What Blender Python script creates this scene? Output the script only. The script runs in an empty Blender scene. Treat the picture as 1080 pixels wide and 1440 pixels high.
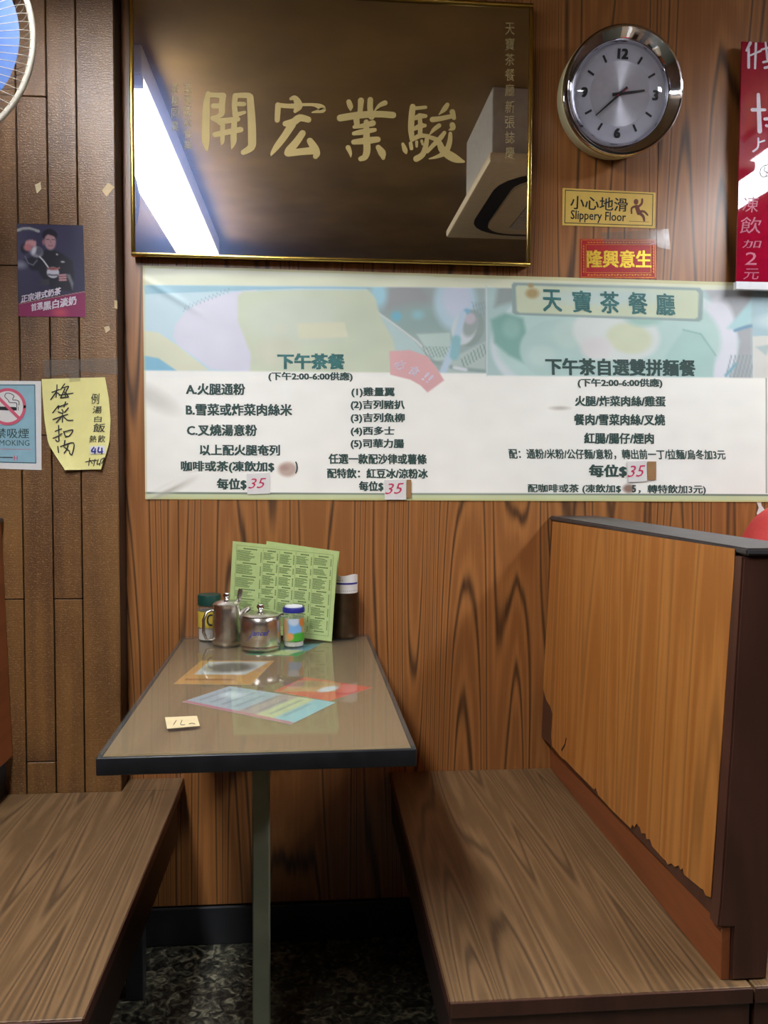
import bpy, bmesh, math, random
import numpy as np
from mathutils import Vector, Matrix

SC = bpy.context.scene
COL = SC.collection
R = math.radians

# ------------------------------------------------------------------ camera
FPX = 1182.3; YAW = 4.897; PITCH = 2.69; ROLL = 0.24
EYE = np.array([0.0, -2.148, 1.215])
_y, _p, _r = R(YAW), R(PITCH), R(ROLL)
FW = np.array([math.sin(_y)*math.cos(_p), math.cos(_y)*math.cos(_p), -math.sin(_p)])
_R0 = np.array([math.cos(_y), -math.sin(_y), 0.0]); _U0 = np.cross(_R0, FW)
RT = _R0*math.cos(_r) + _U0*math.sin(_r); UP = -_R0*math.sin(_r) + _U0*math.cos(_r)
cam_d = bpy.data.cameras.new('camera'); cam = bpy.data.objects.new('camera', cam_d); COL.objects.link(cam)
cam_d.sensor_fit = 'HORIZONTAL'; cam_d.sensor_width = 36.0; cam_d.lens = FPX/1080*36.0
cam_d.clip_start = 0.01
cam.matrix_world = Matrix(((RT[0], UP[0], -FW[0], EYE[0]), (RT[1], UP[1], -FW[1], EYE[1]),
                           (RT[2], UP[2], -FW[2], EYE[2]), (0, 0, 0, 1)))
SC.camera = cam

# ------------------------------------------------------------------ world, exposure
w = bpy.data.worlds.new('room_air'); SC.world = w; w.use_nodes = True
w.node_tree.nodes['Background'].inputs[0].default_value = (0.05, 0.05, 0.05, 1)
w.node_tree.nodes['Background'].inputs[1].default_value = 0.1
SC.view_settings.view_transform = 'Standard'; SC.view_settings.look = 'None'
SC.view_settings.gamma = 1.0; SC.view_settings.use_curve_mapping = False
SC.view_settings.exposure = 1.68
SC.cycles.max_bounces = 10; SC.cycles.transparent_max_bounces = 16
SC.cycles.sample_clamp_indirect = 4.0

# lamps of the room, the last two added as unseen fill: (x, y, length, strength, colour)
CEIL = 2.46
COOL = (0.92, 0.95, 1.0); WARM = (1.0, 0.86, 0.66)
LAMPS = [(-0.60, -1.50, 2.0, 13.0, COOL, 'long ceiling light over the left bench, mirrored in the black sign'),
         (1.72, -1.15, 1.5, 13.0, COOL, 'long ceiling light over the next booth to the right'),
         (-0.60, -4.60, 1.6, 0.6, WARM, 'added warm fill light in the aisle on the left, out of view'),
         (1.72, -4.60, 1.6, 0.6, WARM, 'added warm fill light in the aisle on the right, out of view')]

# ------------------------------------------------------------------ helpers
def lin(c):
    return tuple(((v/255)/12.92 if v/255 <= 0.04045 else (((v/255)+0.055)/1.055)**2.4) for v in c)

def on(px, py, axis, val):
    """the point of the plane  axis = val  seen at a photo pixel"""
    d = FW + RT*(px-540)/FPX - UP*(py-720)/FPX
    return EYE + d*((val-EYE[axis])/d[axis])

def onpl(px, py, p0, n):
    d = FW + RT*(px-540)/FPX - UP*(py-720)/FPX
    return EYE + d*(np.dot(np.array(p0)-EYE, n)/np.dot(d, n))

def tag(o, label=None, cat=None, group=None, kind=None):
    if label: o['label'] = label
    if cat: o['category'] = cat
    if group: o['group'] = group
    if kind: o['kind'] = kind
    return o

def empty(name, loc=(0, 0, 0), rz=0.0):
    o = bpy.data.objects.new(name, None); COL.objects.link(o)
    o.location = loc; o.rotation_euler = (0, 0, rz); o.empty_display_size = 0.05
    return o

def link(name, me, mat=None, parent=None, world=False):
    """link a mesh; world=True: vertices are in world space and get moved into the parent's space"""
    o = bpy.data.objects.new(name, me); COL.objects.link(o)
    if mat is not None and not me.materials: me.materials.append(mat)
    if parent is not None:
        if world:
            par = parent; M = Matrix.Identity(4)
            while par is not None:
                M = Matrix.LocRotScale(par.location, par.rotation_euler, par.scale) @ M
                par = par.parent
            me.transform(M.inverted())
        o.parent = parent
    return o

def bobj(name, bm, mat, parent=None, world=False, smooth=None):
    me = bpy.data.meshes.new(name); bm.normal_update(); bm.to_mesh(me); bm.free()
    if smooth is not None:
        for p in me.polygons: p.use_smooth = True
        me.set_sharp_from_angle(angle=R(smooth))
    return link(name, me, mat, parent, world)

def pobj(name, verts, faces, mat, parent=None, world=False):
    me = bpy.data.meshes.new(name); me.from_pydata([tuple(map(float, v)) for v in verts], [], faces); me.update()
    return link(name, me, mat, parent, world)

def add_box(bm, lo, hi, bev=0.0, seg=2):
    lo = Vector(lo); hi = Vector(hi)
    r = bmesh.ops.create_cube(bm, size=1.0)
    bmesh.ops.scale(bm, vec=hi-lo, verts=r['verts']); bmesh.ops.translate(bm, vec=(lo+hi)/2, verts=r['verts'])
    if bev > 0:
        es = list({e for v in r['verts'] for e in v.link_edges})
        bmesh.ops.bevel(bm, geom=es, offset=bev, segments=seg, affect='EDGES', profile=0.5)

def box(name, lo, hi, mat, parent=None, bev=0.002, world=False, seg=2):
    bm = bmesh.new(); add_box(bm, lo, hi, bev, seg)
    return bobj(name, bm, mat, parent, world, 15)

def add_hexa(bm, b, t):
    """b, t: four bottom and four top points (same winding)"""
    vb = [bm.verts.new(p) for p in b]; vt = [bm.verts.new(p) for p in t]
    bm.faces.new(vb[::-1]); bm.faces.new(vt)
    for i in range(4): bm.faces.new((vb[i], vb[(i+1) % 4], vt[(i+1) % 4], vt[i]))

def add_lathe(bm, prof, seg=40, c=(0, 0, 0), close=False):
    rings = []
    for r, z in prof:
        if r < 1e-6: rings.append([bm.verts.new((c[0], c[1], c[2]+z))])
        else: rings.append([bm.verts.new((c[0]+r*math.cos(2*math.pi*k/seg), c[1]+r*math.sin(2*math.pi*k/seg), c[2]+z)) for k in range(seg)])
    for a, b in zip(rings[:-1], rings[1:]):
        for k in range(seg):
            k2 = (k+1) % seg
            if len(a) == 1 and len(b) == 1: continue
            if len(a) == 1: bm.faces.new((a[0], b[k2], b[k]))
            elif len(b) == 1: bm.faces.new((a[k], a[k2], b[0]))
            else: bm.faces.new((a[k], a[k2], b[k2], b[k]))

def lathe(name, prof, mat, parent=None, seg=40, smooth=40, c=(0, 0, 0)):
    bm = bmesh.new(); add_lathe(bm, prof, seg, c)
    bmesh.ops.recalc_face_normals(bm, faces=bm.faces)
    return bobj(name, bm, mat, parent, False, smooth)

def add_tube(bm, pts, rad, seg=10, flat=1.0, caps=True):
    pts = [Vector(p) for p in pts]; rads = rad if isinstance(rad, (list, tuple)) else [rad]*len(pts)
    rings = []; up = None
    for i, p in enumerate(pts):
        d = (pts[min(i+1, len(pts)-1)] - pts[max(i-1, 0)]).normalized()
        if up is None: up = Vector((0, 0, 1)) if abs(d.z) < 0.9 else Vector((1, 0, 0))
        s = d.cross(up).normalized(); up = s.cross(d).normalized()
        rings.append([bm.verts.new(p + s*math.cos(2*math.pi*k/seg)*rads[i] + up*math.sin(2*math.pi*k/seg)*rads[i]*flat) for k in range(seg)])
    for a, b in zip(rings[:-1], rings[1:]):
        for k in range(seg): bm.faces.new((a[k], a[(k+1) % seg], b[(k+1) % seg], b[k]))
    if caps: bm.faces.new(rings[0][::-1]); bm.faces.new(rings[-1])

# ------------------------------------------------------------------ materials
def newmat(name):
    m = bpy.data.materials.new(name); m.use_nodes = True
    return m, m.node_tree.nodes, m.node_tree.links, m.node_tree.nodes['Principled BSDF']

def plain(name, c, rough=0.5, metal=0.0, coat=0.0, spec=0.5, var=0.06, scale=40, bump=0.0, trans=0.0):
    m, N, L, P = newmat(name)
    P.inputs['Roughness'].default_value = rough; P.inputs['Metallic'].default_value = metal
    P.inputs['Coat Weight'].default_value = coat; P.inputs['Specular IOR Level'].default_value = spec
    P.inputs['Transmission Weight'].default_value = trans
    tc = N.new('ShaderNodeTexCoord'); nz = N.new('ShaderNodeTexNoise'); nz.inputs['Scale'].default_value = scale
    nz.inputs['Detail'].default_value = 4
    L.new(tc.outputs['Object'], nz.inputs['Vector'])
    rp = N.new('ShaderNodeValToRGB'); c = lin(c)
    rp.color_ramp.elements[0].position = 0.3; rp.color_ramp.elements[1].position = 0.7
    rp.color_ramp.elements[0].color = (*[v*(1-var*2) for v in c], 1); rp.color_ramp.elements[1].color = (*[min(1, v*(1+var)) for v in c], 1)
    L.new(nz.outputs['Fac'], rp.inputs['Fac']); L.new(rp.outputs['Color'], P.inputs['Base Color'])
    if bump:
        b = N.new('ShaderNodeBump'); b.inputs['Strength'].default_value = bump; b.inputs['Distance'].default_value = 0.002
        L.new(nz.outputs['Fac'], b.inputs['Height']); L.new(b.outputs['Normal'], P.inputs['Normal'])
    return m

def wood(name, light, mid, dark, sc=(4.5, 4.5, 0.55), rings=9.0, fine=(160, 160, 3), rough=0.35, coat=0.15, lines=0.55, bump=0.15, dirt=0.0, coat_rough=0.3):
    m, N, L, P = newmat(name)
    tc = N.new('ShaderNodeTexCoord')
    def mp(s):
        q = N.new('ShaderNodeMapping'); q.inputs['Scale'].default_value = s; L.new(tc.outputs['Object'], q.inputs['Vector']); return q
    def noise(s, detail=2.0, rough_=0.5, dist=0.0):
        n = N.new('ShaderNodeTexNoise'); n.inputs['Scale'].default_value = 1.0; n.inputs['Detail'].default_value = detail
        n.inputs['Roughness'].default_value = rough_; n.inputs['Distortion'].default_value = dist
        L.new(mp(s).outputs[0], n.inputs['Vector']); return n
    def mth(op, a, b=None, clamp=False):
        q = N.new('ShaderNodeMath'); q.operation = op; q.use_clamp = clamp
        for i, v in enumerate((a, b)):
            if v is None: continue
            if isinstance(v, (int, float)): q.inputs[i].default_value = v
            else: L.new(v, q.inputs[i])
        return q.outputs[0]
    big = noise(sc, 1.2, 0.35)
    wob = noise((sc[0]*6, sc[1]*6, sc[2]*6), 2.0)
    v = mth('ADD', big.outputs['Fac'], mth('MULTIPLY', mth('SUBTRACT', wob.outputs['Fac'], 0.5), 0.016))
    ph = mth('MULTIPLY', v, rings*2*math.pi*1.6)
    s = mth('SINE', ph)
    ridge = mth('POWER', mth('ADD', mth('MULTIPLY', s, 0.5), 0.5), 7.0)
    fib = noise(fine, 3.0, 0.6)
    base = N.new('ShaderNodeValToRGB'); e = base.color_ramp.elements
    e[0].position = 0.32; e[1].position = 0.68; e[0].color = (*lin(mid), 1); e[1].color = (*lin(light), 1)
    mixv = mth('ADD', mth('MULTIPLY', fib.outputs['Fac'], 0.6), mth('MULTIPLY', mth('ADD', mth('MULTIPLY', s, 0.5), 0.5), 0.4))
    L.new(mixv, base.inputs['Fac'])
    mix = N.new('ShaderNodeMixRGB'); L.new(base.outputs['Color'], mix.inputs[1]); mix.inputs[2].default_value = (*lin(dark), 1)
    amt = mth('MULTIPLY', ridge, mth('ADD', mth('MULTIPLY', fib.outputs['Fac'], 0.6), 0.6))
    L.new(mth('MULTIPLY', amt, lines, True), mix.inputs[0])
    out = mix.outputs[0]
    if dirt:
        dn = noise((3, 3, 3), 5.0, 0.65)
        r2 = N.new('ShaderNodeValToRGB'); r2.color_ramp.elements[0].position = 0.45; r2.color_ramp.elements[1].position = 0.75
        L.new(dn.outputs['Fac'], r2.inputs['Fac'])
        m2 = N.new('ShaderNodeMixRGB'); m2.blend_type = 'MULTIPLY'; L.new(out, m2.inputs[1]); m2.inputs[2].default_value = (0.6, 0.55, 0.5, 1)
        L.new(mth('MULTIPLY', r2.outputs['Color'], dirt), m2.inputs[0]); out = m2.outputs[0]
    L.new(out, P.inputs['Base Color'])
    P.inputs['Roughness'].default_value = rough; P.inputs['Coat Weight'].default_value = coat; P.inputs['Coat Roughness'].default_value = coat_rough
    b = N.new('ShaderNodeBump'); b.inputs['Strength'].default_value = bump; b.inputs['Distance'].default_value = 0.001
    L.new(fib.outputs['Fac'], b.inputs['Height']); L.new(b.outputs['Normal'], P.inputs['Normal'])
    return m

def emis(name, c, s):
    m, N, L, P = newmat(name)
    P.inputs['Base Color'].default_value = (*c, 1); P.inputs['Emission Color'].default_value = (*c, 1); P.inputs['Emission Strength'].default_value = s
    return m

def clear(name, tint=(1, 1, 1), rough=0.0, base=0.04, smear=0.0, ior=1.5):
    """thin clear pane: passes light, reflects by Fresnel"""
    m, N, L, P = newmat(name); N.remove(P)
    out = N['Material Output']; t = N.new('ShaderNodeBsdfTransparent'); t.inputs[0].default_value = (*tint, 1)
    g = N.new('ShaderNodeBsdfGlossy'); g.inputs['Roughness'].default_value = rough
    f = N.new('ShaderNodeFresnel'); f.inputs['IOR'].default_value = ior
    gm = N.new('ShaderNodeNewGeometry'); inv = N.new('ShaderNodeMath'); inv.operation = 'SUBTRACT'; inv.inputs[0].default_value = 1.0; L.new(gm.outputs['Backfacing'], inv.inputs[1])
    fm = N.new('ShaderNodeMath'); fm.operation = 'MULTIPLY'; L.new(f.outputs[0], fm.inputs[0]); L.new(inv.outputs[0], fm.inputs[1])
    mx = N.new('ShaderNodeMixShader'); L.new(fm.outputs[0], mx.inputs[0]); L.new(t.outputs[0], mx.inputs[1]); L.new(g.outputs[0], mx.inputs[2])
    if smear:
        d = N.new('ShaderNodeBsdfDiffuse'); d.inputs[0].default_value = (0.7, 0.72, 0.7, 1)
        m2 = N.new('ShaderNodeMixShader'); nz = N.new('ShaderNodeTexNoise'); nz.inputs['Scale'].default_value = 14; nz.inputs['Detail'].default_value = 6
        mm = N.new('ShaderNodeMath'); mm.operation = 'MULTIPLY'; mm.inputs[1].default_value = smear; L.new(nz.outputs['Fac'], mm.inputs[0])
        L.new(mm.outputs[0], m2.inputs[0]); L.new(mx.outputs[0], m2.inputs[1]); L.new(d.outputs[0], m2.inputs[2]); mx = m2
    L.new(mx.outputs[0], out.inputs['Surface'])
    return m

def printmat(name, rough=0.45, coat=0.0):
    m, N, L, P = newmat(name)
    a = N.new('ShaderNodeVertexColor'); a.layer_name = 'ink'
    L.new(a.outputs['Color'], P.inputs['Base Color']); P.inputs['Roughness'].default_value = rough; P.inputs['Coat Weight'].default_value = coat
    return m

M = {}
M['wall'] = wood('wood_grain_wall_laminate', (176, 116, 60), (144, 90, 44), (50, 27, 14), (6.0, 6.0, 0.24), 15.0, rough=0.42, coat=0.6, lines=0.95, coat_rough=0.33)
M['veneer'] = wood('light_teak_veneer', (200, 132, 64), (172, 106, 46), (108, 62, 26), (6, 6.5, 0.22), 7.0, (120, 120, 2.5), rough=0.4, coat=0.2, lines=0.55)
M['strip'] = wood('orange_brown_board', (140, 76, 38), (122, 64, 30), (110, 54, 26), (3, 1, 8), 3.0, (90, 4, 140), rough=0.45, coat=0.1, lines=0.3)
M['seat'] = wood('greyish_walnut_seat_laminate', (144, 112, 76), (108, 82, 53), (54, 38, 24), (11, 0.5, 11), 7.0, (130, 5, 130), rough=0.42, coat=0.12, lines=0.8, dirt=0.5)
M['darkwood'] = wood('dark_brown_stained_board', (86, 52, 40), (72, 42, 32), (48, 26, 20), (6, 6, 0.9), 3.0, (90, 90, 4), rough=0.42, coat=0.15, lines=0.3, dirt=0.4)
M['tabletop'] = wood('pale_brown_table_laminate', (142, 112, 80), (128, 98, 68), (112, 84, 58), (4, 0.6, 4), 4.0, (110, 3, 110), rough=0.5, coat=0.0, lines=0.12)
M['ceiling'] = plain('mottled_brown_ceiling', (146, 120, 78), 0.8, var=0.12, scale=4)
M['otherwall'] = plain('dull_brown_far_wall', (84, 58, 40), 0.6, var=0.1, scale=4)
M['black'] = plain('black_rubber', (30, 29, 32), 0.42, var=0.2)
M['cap'] = plain('worn_dark_grey_edging', (66, 62, 62), 0.4, var=0.18, scale=25)
M['gold'] = plain('polished_brass_frame', (226, 190, 96), 0.22, 1.0, var=0.05)
M['goldpaint'] = plain('matt_gold_paint', (190, 166, 104), 0.6, 0.0, var=0.05, scale=12)
M['faintgold'] = plain('thin_worn_gold_paint', (176, 158, 108), 0.6, 0.0, var=0.2, scale=300)
M['steel'] = plain('brushed_stainless_steel', (214, 208, 200), 0.26, 1.0, var=0.08, scale=60)
M['chrome'] = plain('chrome', (215, 215, 222), 0.06, 1.0, var=0.02)
M['creamplastic'] = plain('aged_cream_plastic', (196, 190, 150), 0.4, var=0.05)
M['white'] = plain('white_plastic', (222, 222, 224), 0.5, var=0.03)
M['ink'] = plain('black_ink', (28, 30, 32), 0.6, var=0.1)
M['greenink'] = plain('dark_green_print', (52, 78, 72), 0.55, var=0.1)
M['tealink'] = plain('teal_print', (62, 118, 116), 0.55, var=0.15)
M['redink'] = plain('red_marker', (206, 52, 92), 0.55, var=0.1)
M['blueink'] = plain('blue_marker', (48, 50, 138), 0.5, var=0.1)
M['whiteink'] = plain('white_marker', (226, 214, 226), 0.6, var=0.1)
M['pinkink'] = plain('faded_pink_marker', (188, 100, 122), 0.6, var=0.15)
M['brownink'] = plain('brown_print', (116, 62, 46), 0.6, var=0.1)
M['redacrylic'] = plain('glossy_crimson_acrylic', (150, 14, 44), 0.02, coat=0.6, spec=0.5, var=0.06)
M['yellowsign'] = plain('yellow_sticker', (228, 190, 96), 0.4, var=0.03)
M['noteyellow'] = plain('yellow_paper', (236, 226, 150), 0.6, var=0.02)
M['paper'] = plain('white_paper', (226, 222, 218), 0.6, var=0.02)
M['bluepaper'] = plain('pale_blue_sticker', (148, 186, 200), 0.4, var=0.03)
M['pinkred'] = plain('pink_red_print', (216, 96, 120), 0.5, var=0.03)
M['redfoil'] = plain('red_foil_paper', (176, 22, 30), 0.3, var=0.08, scale=90)
M['goldfoil'] = plain('gold_foil_print', (236, 196, 70), 0.3, 0.6, var=0.12, scale=200)
M['orangefoil'] = plain('orange_gold_foil_print', (216, 128, 52), 0.35, 0.4, var=0.15, scale=200)
M['greenpaper'] = plain('light_green_laminated_paper', (192, 212, 142), 0.35, coat=0.3, var=0.03)
M['cupbrown'] = plain('dark_bronze_metal', (92, 74, 56), 0.35, 0.8, var=0.1)
M['tape'] = clear('clear_sticky_tape', (0.93, 0.92, 0.9), 0.12, smear=0.12)
M['tapebrown'] = plain('brown_paper_tape', (160, 120, 78), 0.5, var=0.05)
M['masking'] = plain('cream_masking_tape', (214, 194, 150), 0.55, var=0.04)
M['glass'] = clear('table_glass', (0.93, 0.95, 0.92), 0.05, smear=0.04)
M['domeglass'] = clear('clock_glass', (0.98, 0.98, 1.0), 0.0)
M['jarplastic'] = clear('clear_jar_plastic', (0.9, 0.92, 0.92), 0.03, smear=0.25)
M['greenlid'] = plain('dark_green_plastic_lid', (14, 62, 52), 0.4)
M['bluelid'] = plain('blue_plastic_lid', (36, 40, 128), 0.35)
M['salt'] = plain('white_powder', (216, 208, 198), 0.9, var=0.1, scale=300)
M['jarlabel_yellow'] = plain('yellow_jar_label', (206, 180, 66), 0.5)
M['legpaint'] = plain('grey_green_painted_metal', (132, 134, 112), 0.4, 0.2, var=0.1, scale=12)
M['fanblue'] = plain('blue_fan_plastic', (34, 98, 176), 0.35, var=0.05)
M['fanwire'] = plain('cream_fan_wire', (176, 168, 152), 0.45, var=0.05)
M['redcloth'] = plain('red_fabric', (206, 62, 58), 0.7, var=0.05, scale=200)
M['acwhite'] = plain('yellowed_white_casing', (226, 218, 200), 0.5, var=0.04)
M['acgrey'] = plain('grey_boxing', (196, 200, 208), 0.6, var=0.04)
M['slot'] = plain('dark_vent_opening', (30, 30, 34), 0.7)
M['skirt'] = plain('black_tile_skirting', (40, 41, 44), 0.35, var=0.2, scale=10)
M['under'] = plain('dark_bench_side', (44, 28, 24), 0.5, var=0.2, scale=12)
M['scrap'] = plain('torn_paper_remains', (206, 180, 140), 0.8, var=0.1)

def plank_mat():
    m, N, L, P = newmat('embossed_dark_plank')
    tc = N.new('ShaderNodeTexCoord'); info = N.new('ShaderNodeObjectInfo')
    mp = N.new('ShaderNodeMapping'); mp.inputs['Scale'].default_value = (34, 34, 1.6)
    add = N.new('ShaderNodeVectorMath'); add.operation = 'ADD'
    mul = N.new('ShaderNodeVectorMath'); mul.operation = 'SCALE'; mul.inputs['Scale'].default_value = 7.0
    cmb = N.new('ShaderNodeCombineXYZ'); L.new(info.outputs['Random'], cmb.inputs[0]); L.new(info.outputs['Random'], cmb.inputs[2])
    L.new(cmb.outputs[0], mul.inputs[0]); L.new(tc.outputs['Object'], add.inputs[0]); L.new(mul.outputs[0], add.inputs[1]); L.new(add.outputs[0], mp.inputs[0])
    n1 = N.new('ShaderNodeTexNoise'); n1.inputs['Scale'].default_value = 1; n1.inputs['Detail'].default_value = 4; L.new(mp.outputs[0], n1.inputs['Vector'])
    n0 = N.new('ShaderNodeTexNoise'); n0.inputs['Scale'].default_value = 5; n0.inputs['Detail'].default_value = 3; L.new(add.outputs[0], n0.inputs['Vector'])
    ad = N.new('ShaderNodeMath'); ad.operation = 'ADD'; L.new(n1.outputs['Fac'], ad.inputs[0]); L.new(n0.outputs['Fac'], ad.inputs[1])
    hf = N.new('ShaderNodeMath'); hf.operation = 'MULTIPLY'; hf.inputs[1].default_value = 0.5; L.new(ad.outputs[0], hf.inputs[0])
    rp = N.new('ShaderNodeValToRGB'); e = rp.color_ramp.elements
    e[0].position = 0.36; e[1].position = 0.66; e[0].color = (*lin((94, 62, 32)), 1); e[1].color = (*lin((132, 92, 46)), 1)
    L.new(hf.outputs[0], rp.inputs['Fac'])
    # fine woven emboss and bright flecks on its high spots
    w1 = N.new('ShaderNodeTexWave'); w1.bands_direction = 'Z'; w1.inputs['Scale'].default_value = 55; w1.inputs['Distortion'].default_value = 9; w1.inputs['Detail'].default_value = 3; w1.inputs['Detail Scale'].default_value = 3
    w2 = N.new('ShaderNodeTexNoise'); w2.inputs['Scale'].default_value = 260; w2.inputs['Detail'].default_value = 2
    L.new(tc.outputs['Object'], w1.inputs['Vector']); L.new(tc.outputs['Object'], w2.inputs['Vector'])
    hs = N.new('ShaderNodeMath'); hs.operation = 'MULTIPLY'; L.new(w1.outputs['Fac'], hs.inputs[0]); L.new(w2.outputs['Fac'], hs.inputs[1])
    fr = N.new('ShaderNodeValToRGB'); fr.color_ramp.elements[0].position = 0.42; fr.color_ramp.elements[1].position = 0.62
    L.new(hs.outputs[0], fr.inputs['Fac'])
    mx = N.new('ShaderNodeMixRGB'); mx.inputs[2].default_value = (*lin((176, 138, 92)), 1); L.new(rp.outputs['Color'], mx.inputs[1])
    ml = N.new('ShaderNodeMath'); ml.operation = 'MULTIPLY'; ml.inputs[1].default_value = 0.55; L.new(fr.outputs['Color'], ml.inputs[0]); L.new(ml.outputs[0], mx.inputs[0])
    L.new(mx.outputs[0], P.inputs['Base Color'])
    P.inputs['Roughness'].default_value = 0.42; P.inputs['Coat Weight'].default_value = 0.4; P.inputs['Coat Roughness'].default_value = 0.34
    b = N.new('ShaderNodeBump'); b.inputs['Strength'].default_value = 0.5; b.inputs['Distance'].default_value = 0.001
    L.new(hs.outputs[0], b.inputs['Height']); L.new(b.outputs['Normal'], P.inputs['Normal']); L.new(b.outputs['Normal'], P.inputs['Coat Normal'])
    return m
M['plank'] = plank_mat()

def mirror_mat():
    m, N, L, P = newmat('black_mirror_glass')
    P.inputs['Base Color'].default_value = (0.68, 0.58, 0.42, 1); P.inputs['Metallic'].default_value = 1.0; P.inputs['Roughness'].default_value = 0.012
    g = N.new('ShaderNodeBsdfGlossy'); g.distribution = 'GGX'; g.inputs['Color'].default_value = (0.016, 0.022, 0.042, 1); g.inputs['Roughness'].default_value = 0.3  # bluish rough lobe put in for the light's halo round the mirrored lamp
    ad = N.new('ShaderNodeAddShader'); L.new(P.outputs[0], ad.inputs[0]); L.new(g.outputs[0], ad.inputs[1])
    # cloudy variation of the added halo haze
    nz = N.new('ShaderNodeTexNoise'); nz.inputs['Scale'].default_value = 26; nz.inputs['Detail'].default_value = 8
    tc = N.new('ShaderNodeTexCoord'); L.new(tc.outputs['Object'], nz.inputs['Vector'])
    mr = N.new('ShaderNodeMapRange'); mr.inputs['From Min'].default_value = 0.3; mr.inputs['From Max'].default_value = 0.75
    mr.inputs['To Min'].default_value = 0.2; mr.inputs['To Max'].default_value = 0.26
    L.new(nz.outputs['Fac'], mr.inputs['Value']); L.new(mr.outputs[0], g.inputs['Roughness'])
    L.new(ad.outputs[0], N['Material Output'].inputs['Surface'])
    return m
M['mirror'] = mirror_mat()

def floor_mat():
    m, N, L, P = newmat('dark_mottled_stone_floor')
    tc = N.new('ShaderNodeTexCoord')
    v = N.new('ShaderNodeTexNoise'); v.inputs['Scale'].default_value = 38; v.inputs['Detail'].default_value = 5; v.inputs['Distortion'].default_value = 1.5
    L.new(tc.outputs['Object'], v.inputs['Vector'])
    r = N.new('ShaderNodeValToRGB'); e = r.color_ramp.elements
    e[0].position = 0.40; e[0].color = (*lin((30, 30, 27)), 1); e[1].position = 0.70; e[1].color = (*lin((150, 146, 120)), 1)
    x = r.color_ramp.elements.new(0.55); x.color = (*lin((84, 82, 68)), 1)
    L.new(v.outputs['Fac'], r.inputs['Fac']); L.new(r.outputs['Color'], P.inputs['Base Color']); P.inputs['Roughness'].default_value = 0.4
    return m
M['floor'] = floor_mat()
M['brushed'] = plain('brushed_silver_dial', (214, 214, 222), 0.38, 0.45, var=0.03)
M['brushed'].node_tree.nodes['Principled BSDF'].inputs['Anisotropic'].default_value = 0.85
_t = M['brushed'].node_tree.nodes.new('ShaderNodeTangent'); _t.direction_type = 'RADIAL'; _t.axis = 'Z'
M['brushed'].node_tree.links.new(_t.outputs[0], M['brushed'].node_tree.nodes['Principled BSDF'].inputs['Tangent'])
M['dial'] = plain('silver_dial_ring', (186, 186, 196), 0.5, 0.05, var=0.03)

# ------------------------------------------------------------------ writing
def glyphs(s, bold=0.0):
    """flat letter mesh; bold thickens it by shifted copies, each a hair's breadth in front of the last"""
    cu = bpy.data.curves.new('letters', 'FONT'); cu.body = s; cu.resolution_u = 2
    o = bpy.data.objects.new('letters', cu); COL.objects.link(o)
    me = bpy.data.meshes.new_from_object(o.evaluated_get(bpy.context.evaluated_depsgraph_get()))
    bpy.data.objects.remove(o); bpy.data.curves.remove(cu)
    me.materials.clear()
    if bold > 0:
        bm = bmesh.new(); bm.from_mesh(me); src = bm.verts[:]+bm.edges[:]+bm.faces[:]; b = bold*1.1
        for v in bm.verts: v.co.x += b; v.co.y += b*0.6
        for k, (dx, dy) in enumerate(((-b, b*0.6), (b, -b*0.6), (-b, -b*0.6), (0, 0))):
            r = bmesh.ops.duplicate(bm, geom=src)
            for v in r['geom']:
                if isinstance(v, bmesh.types.BMVert): v.co.x += dx-b; v.co.y += dy-b*0.6; v.co.z = (k+1)*0.002
        bm.to_mesh(me); bm.free()
    return me

def frame_fn(axis_y, lift=0.0):
    """photo pixel -> point on the wall-parallel plane y = axis_y, brought forward by lift"""
    def f(px, py):
        p = on(px, py, 1, axis_y); p[1] -= lift; return p
    return f

def lettering(s, pl, bl, br, h, mat, parent, bold=0.015, shear=0.0, name='lettering', lift=None):
    """ink box of the text: bl, br = photo pixels of its lower corners, h = its height in pixels, on plane fn pl"""
    me = glyphs(s, bold)
    co = np.empty(len(me.vertices)*3); me.vertices.foreach_get('co', co); co = co.reshape(-1, 3)
    x0, x1 = co[:, 0].min(), co[:, 0].max(); y0, y1 = co[:, 1].min(), co[:, 1].max()
    u = (co[:, 0]-x0)/(x1-x0); v = (co[:, 1]-y0)/(y1-y0)
    u = u + shear*(v-0.5)
    A = np.array(pl(*bl)); B = np.array(pl(*br))
    # up direction: perpendicular to the base line, within the plane
    mx, my = (bl[0]+br[0])/2, (bl[1]+br[1])/2
    dx, dy = br[0]-bl[0], br[1]-bl[1]; dl = math.hypot(dx, dy)
    C = np.array(pl(mx + dy/dl*h, my - dx/dl*h)); U = C-(A+B)/2
    out = A + np.outer(u, B-A) + np.outer(v, U)
    if lift is not None: out = lift(out)
    nn = np.cross(B-A, U); nn /= np.linalg.norm(nn); out = out + np.outer(co[:, 2]*0.02, nn)
    me.vertices.foreach_set('co', out.ravel()); me.update()
    return link(name, me, mat, parent, True)

def smooth_path(pts, n=4):
    P = np.array(pts, float)
    if len(P) < 3: return P
    out = []
    for i in range(len(P)-1):
        p0 = P[max(i-1, 0)]; p1 = P[i]; p2 = P[i+1]; p3 = P[min(i+2, len(P)-1)]
        for k in range(n):
            t = k/n
            out.append(0.5*((2*p1)+(-p0+p2)*t+(2*p0-5*p1+4*p2-p3)*t*t+(-p0+3*p1-3*p2+p3)*t**3))
    out.append(P[-1]); return np.array(out)

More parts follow.
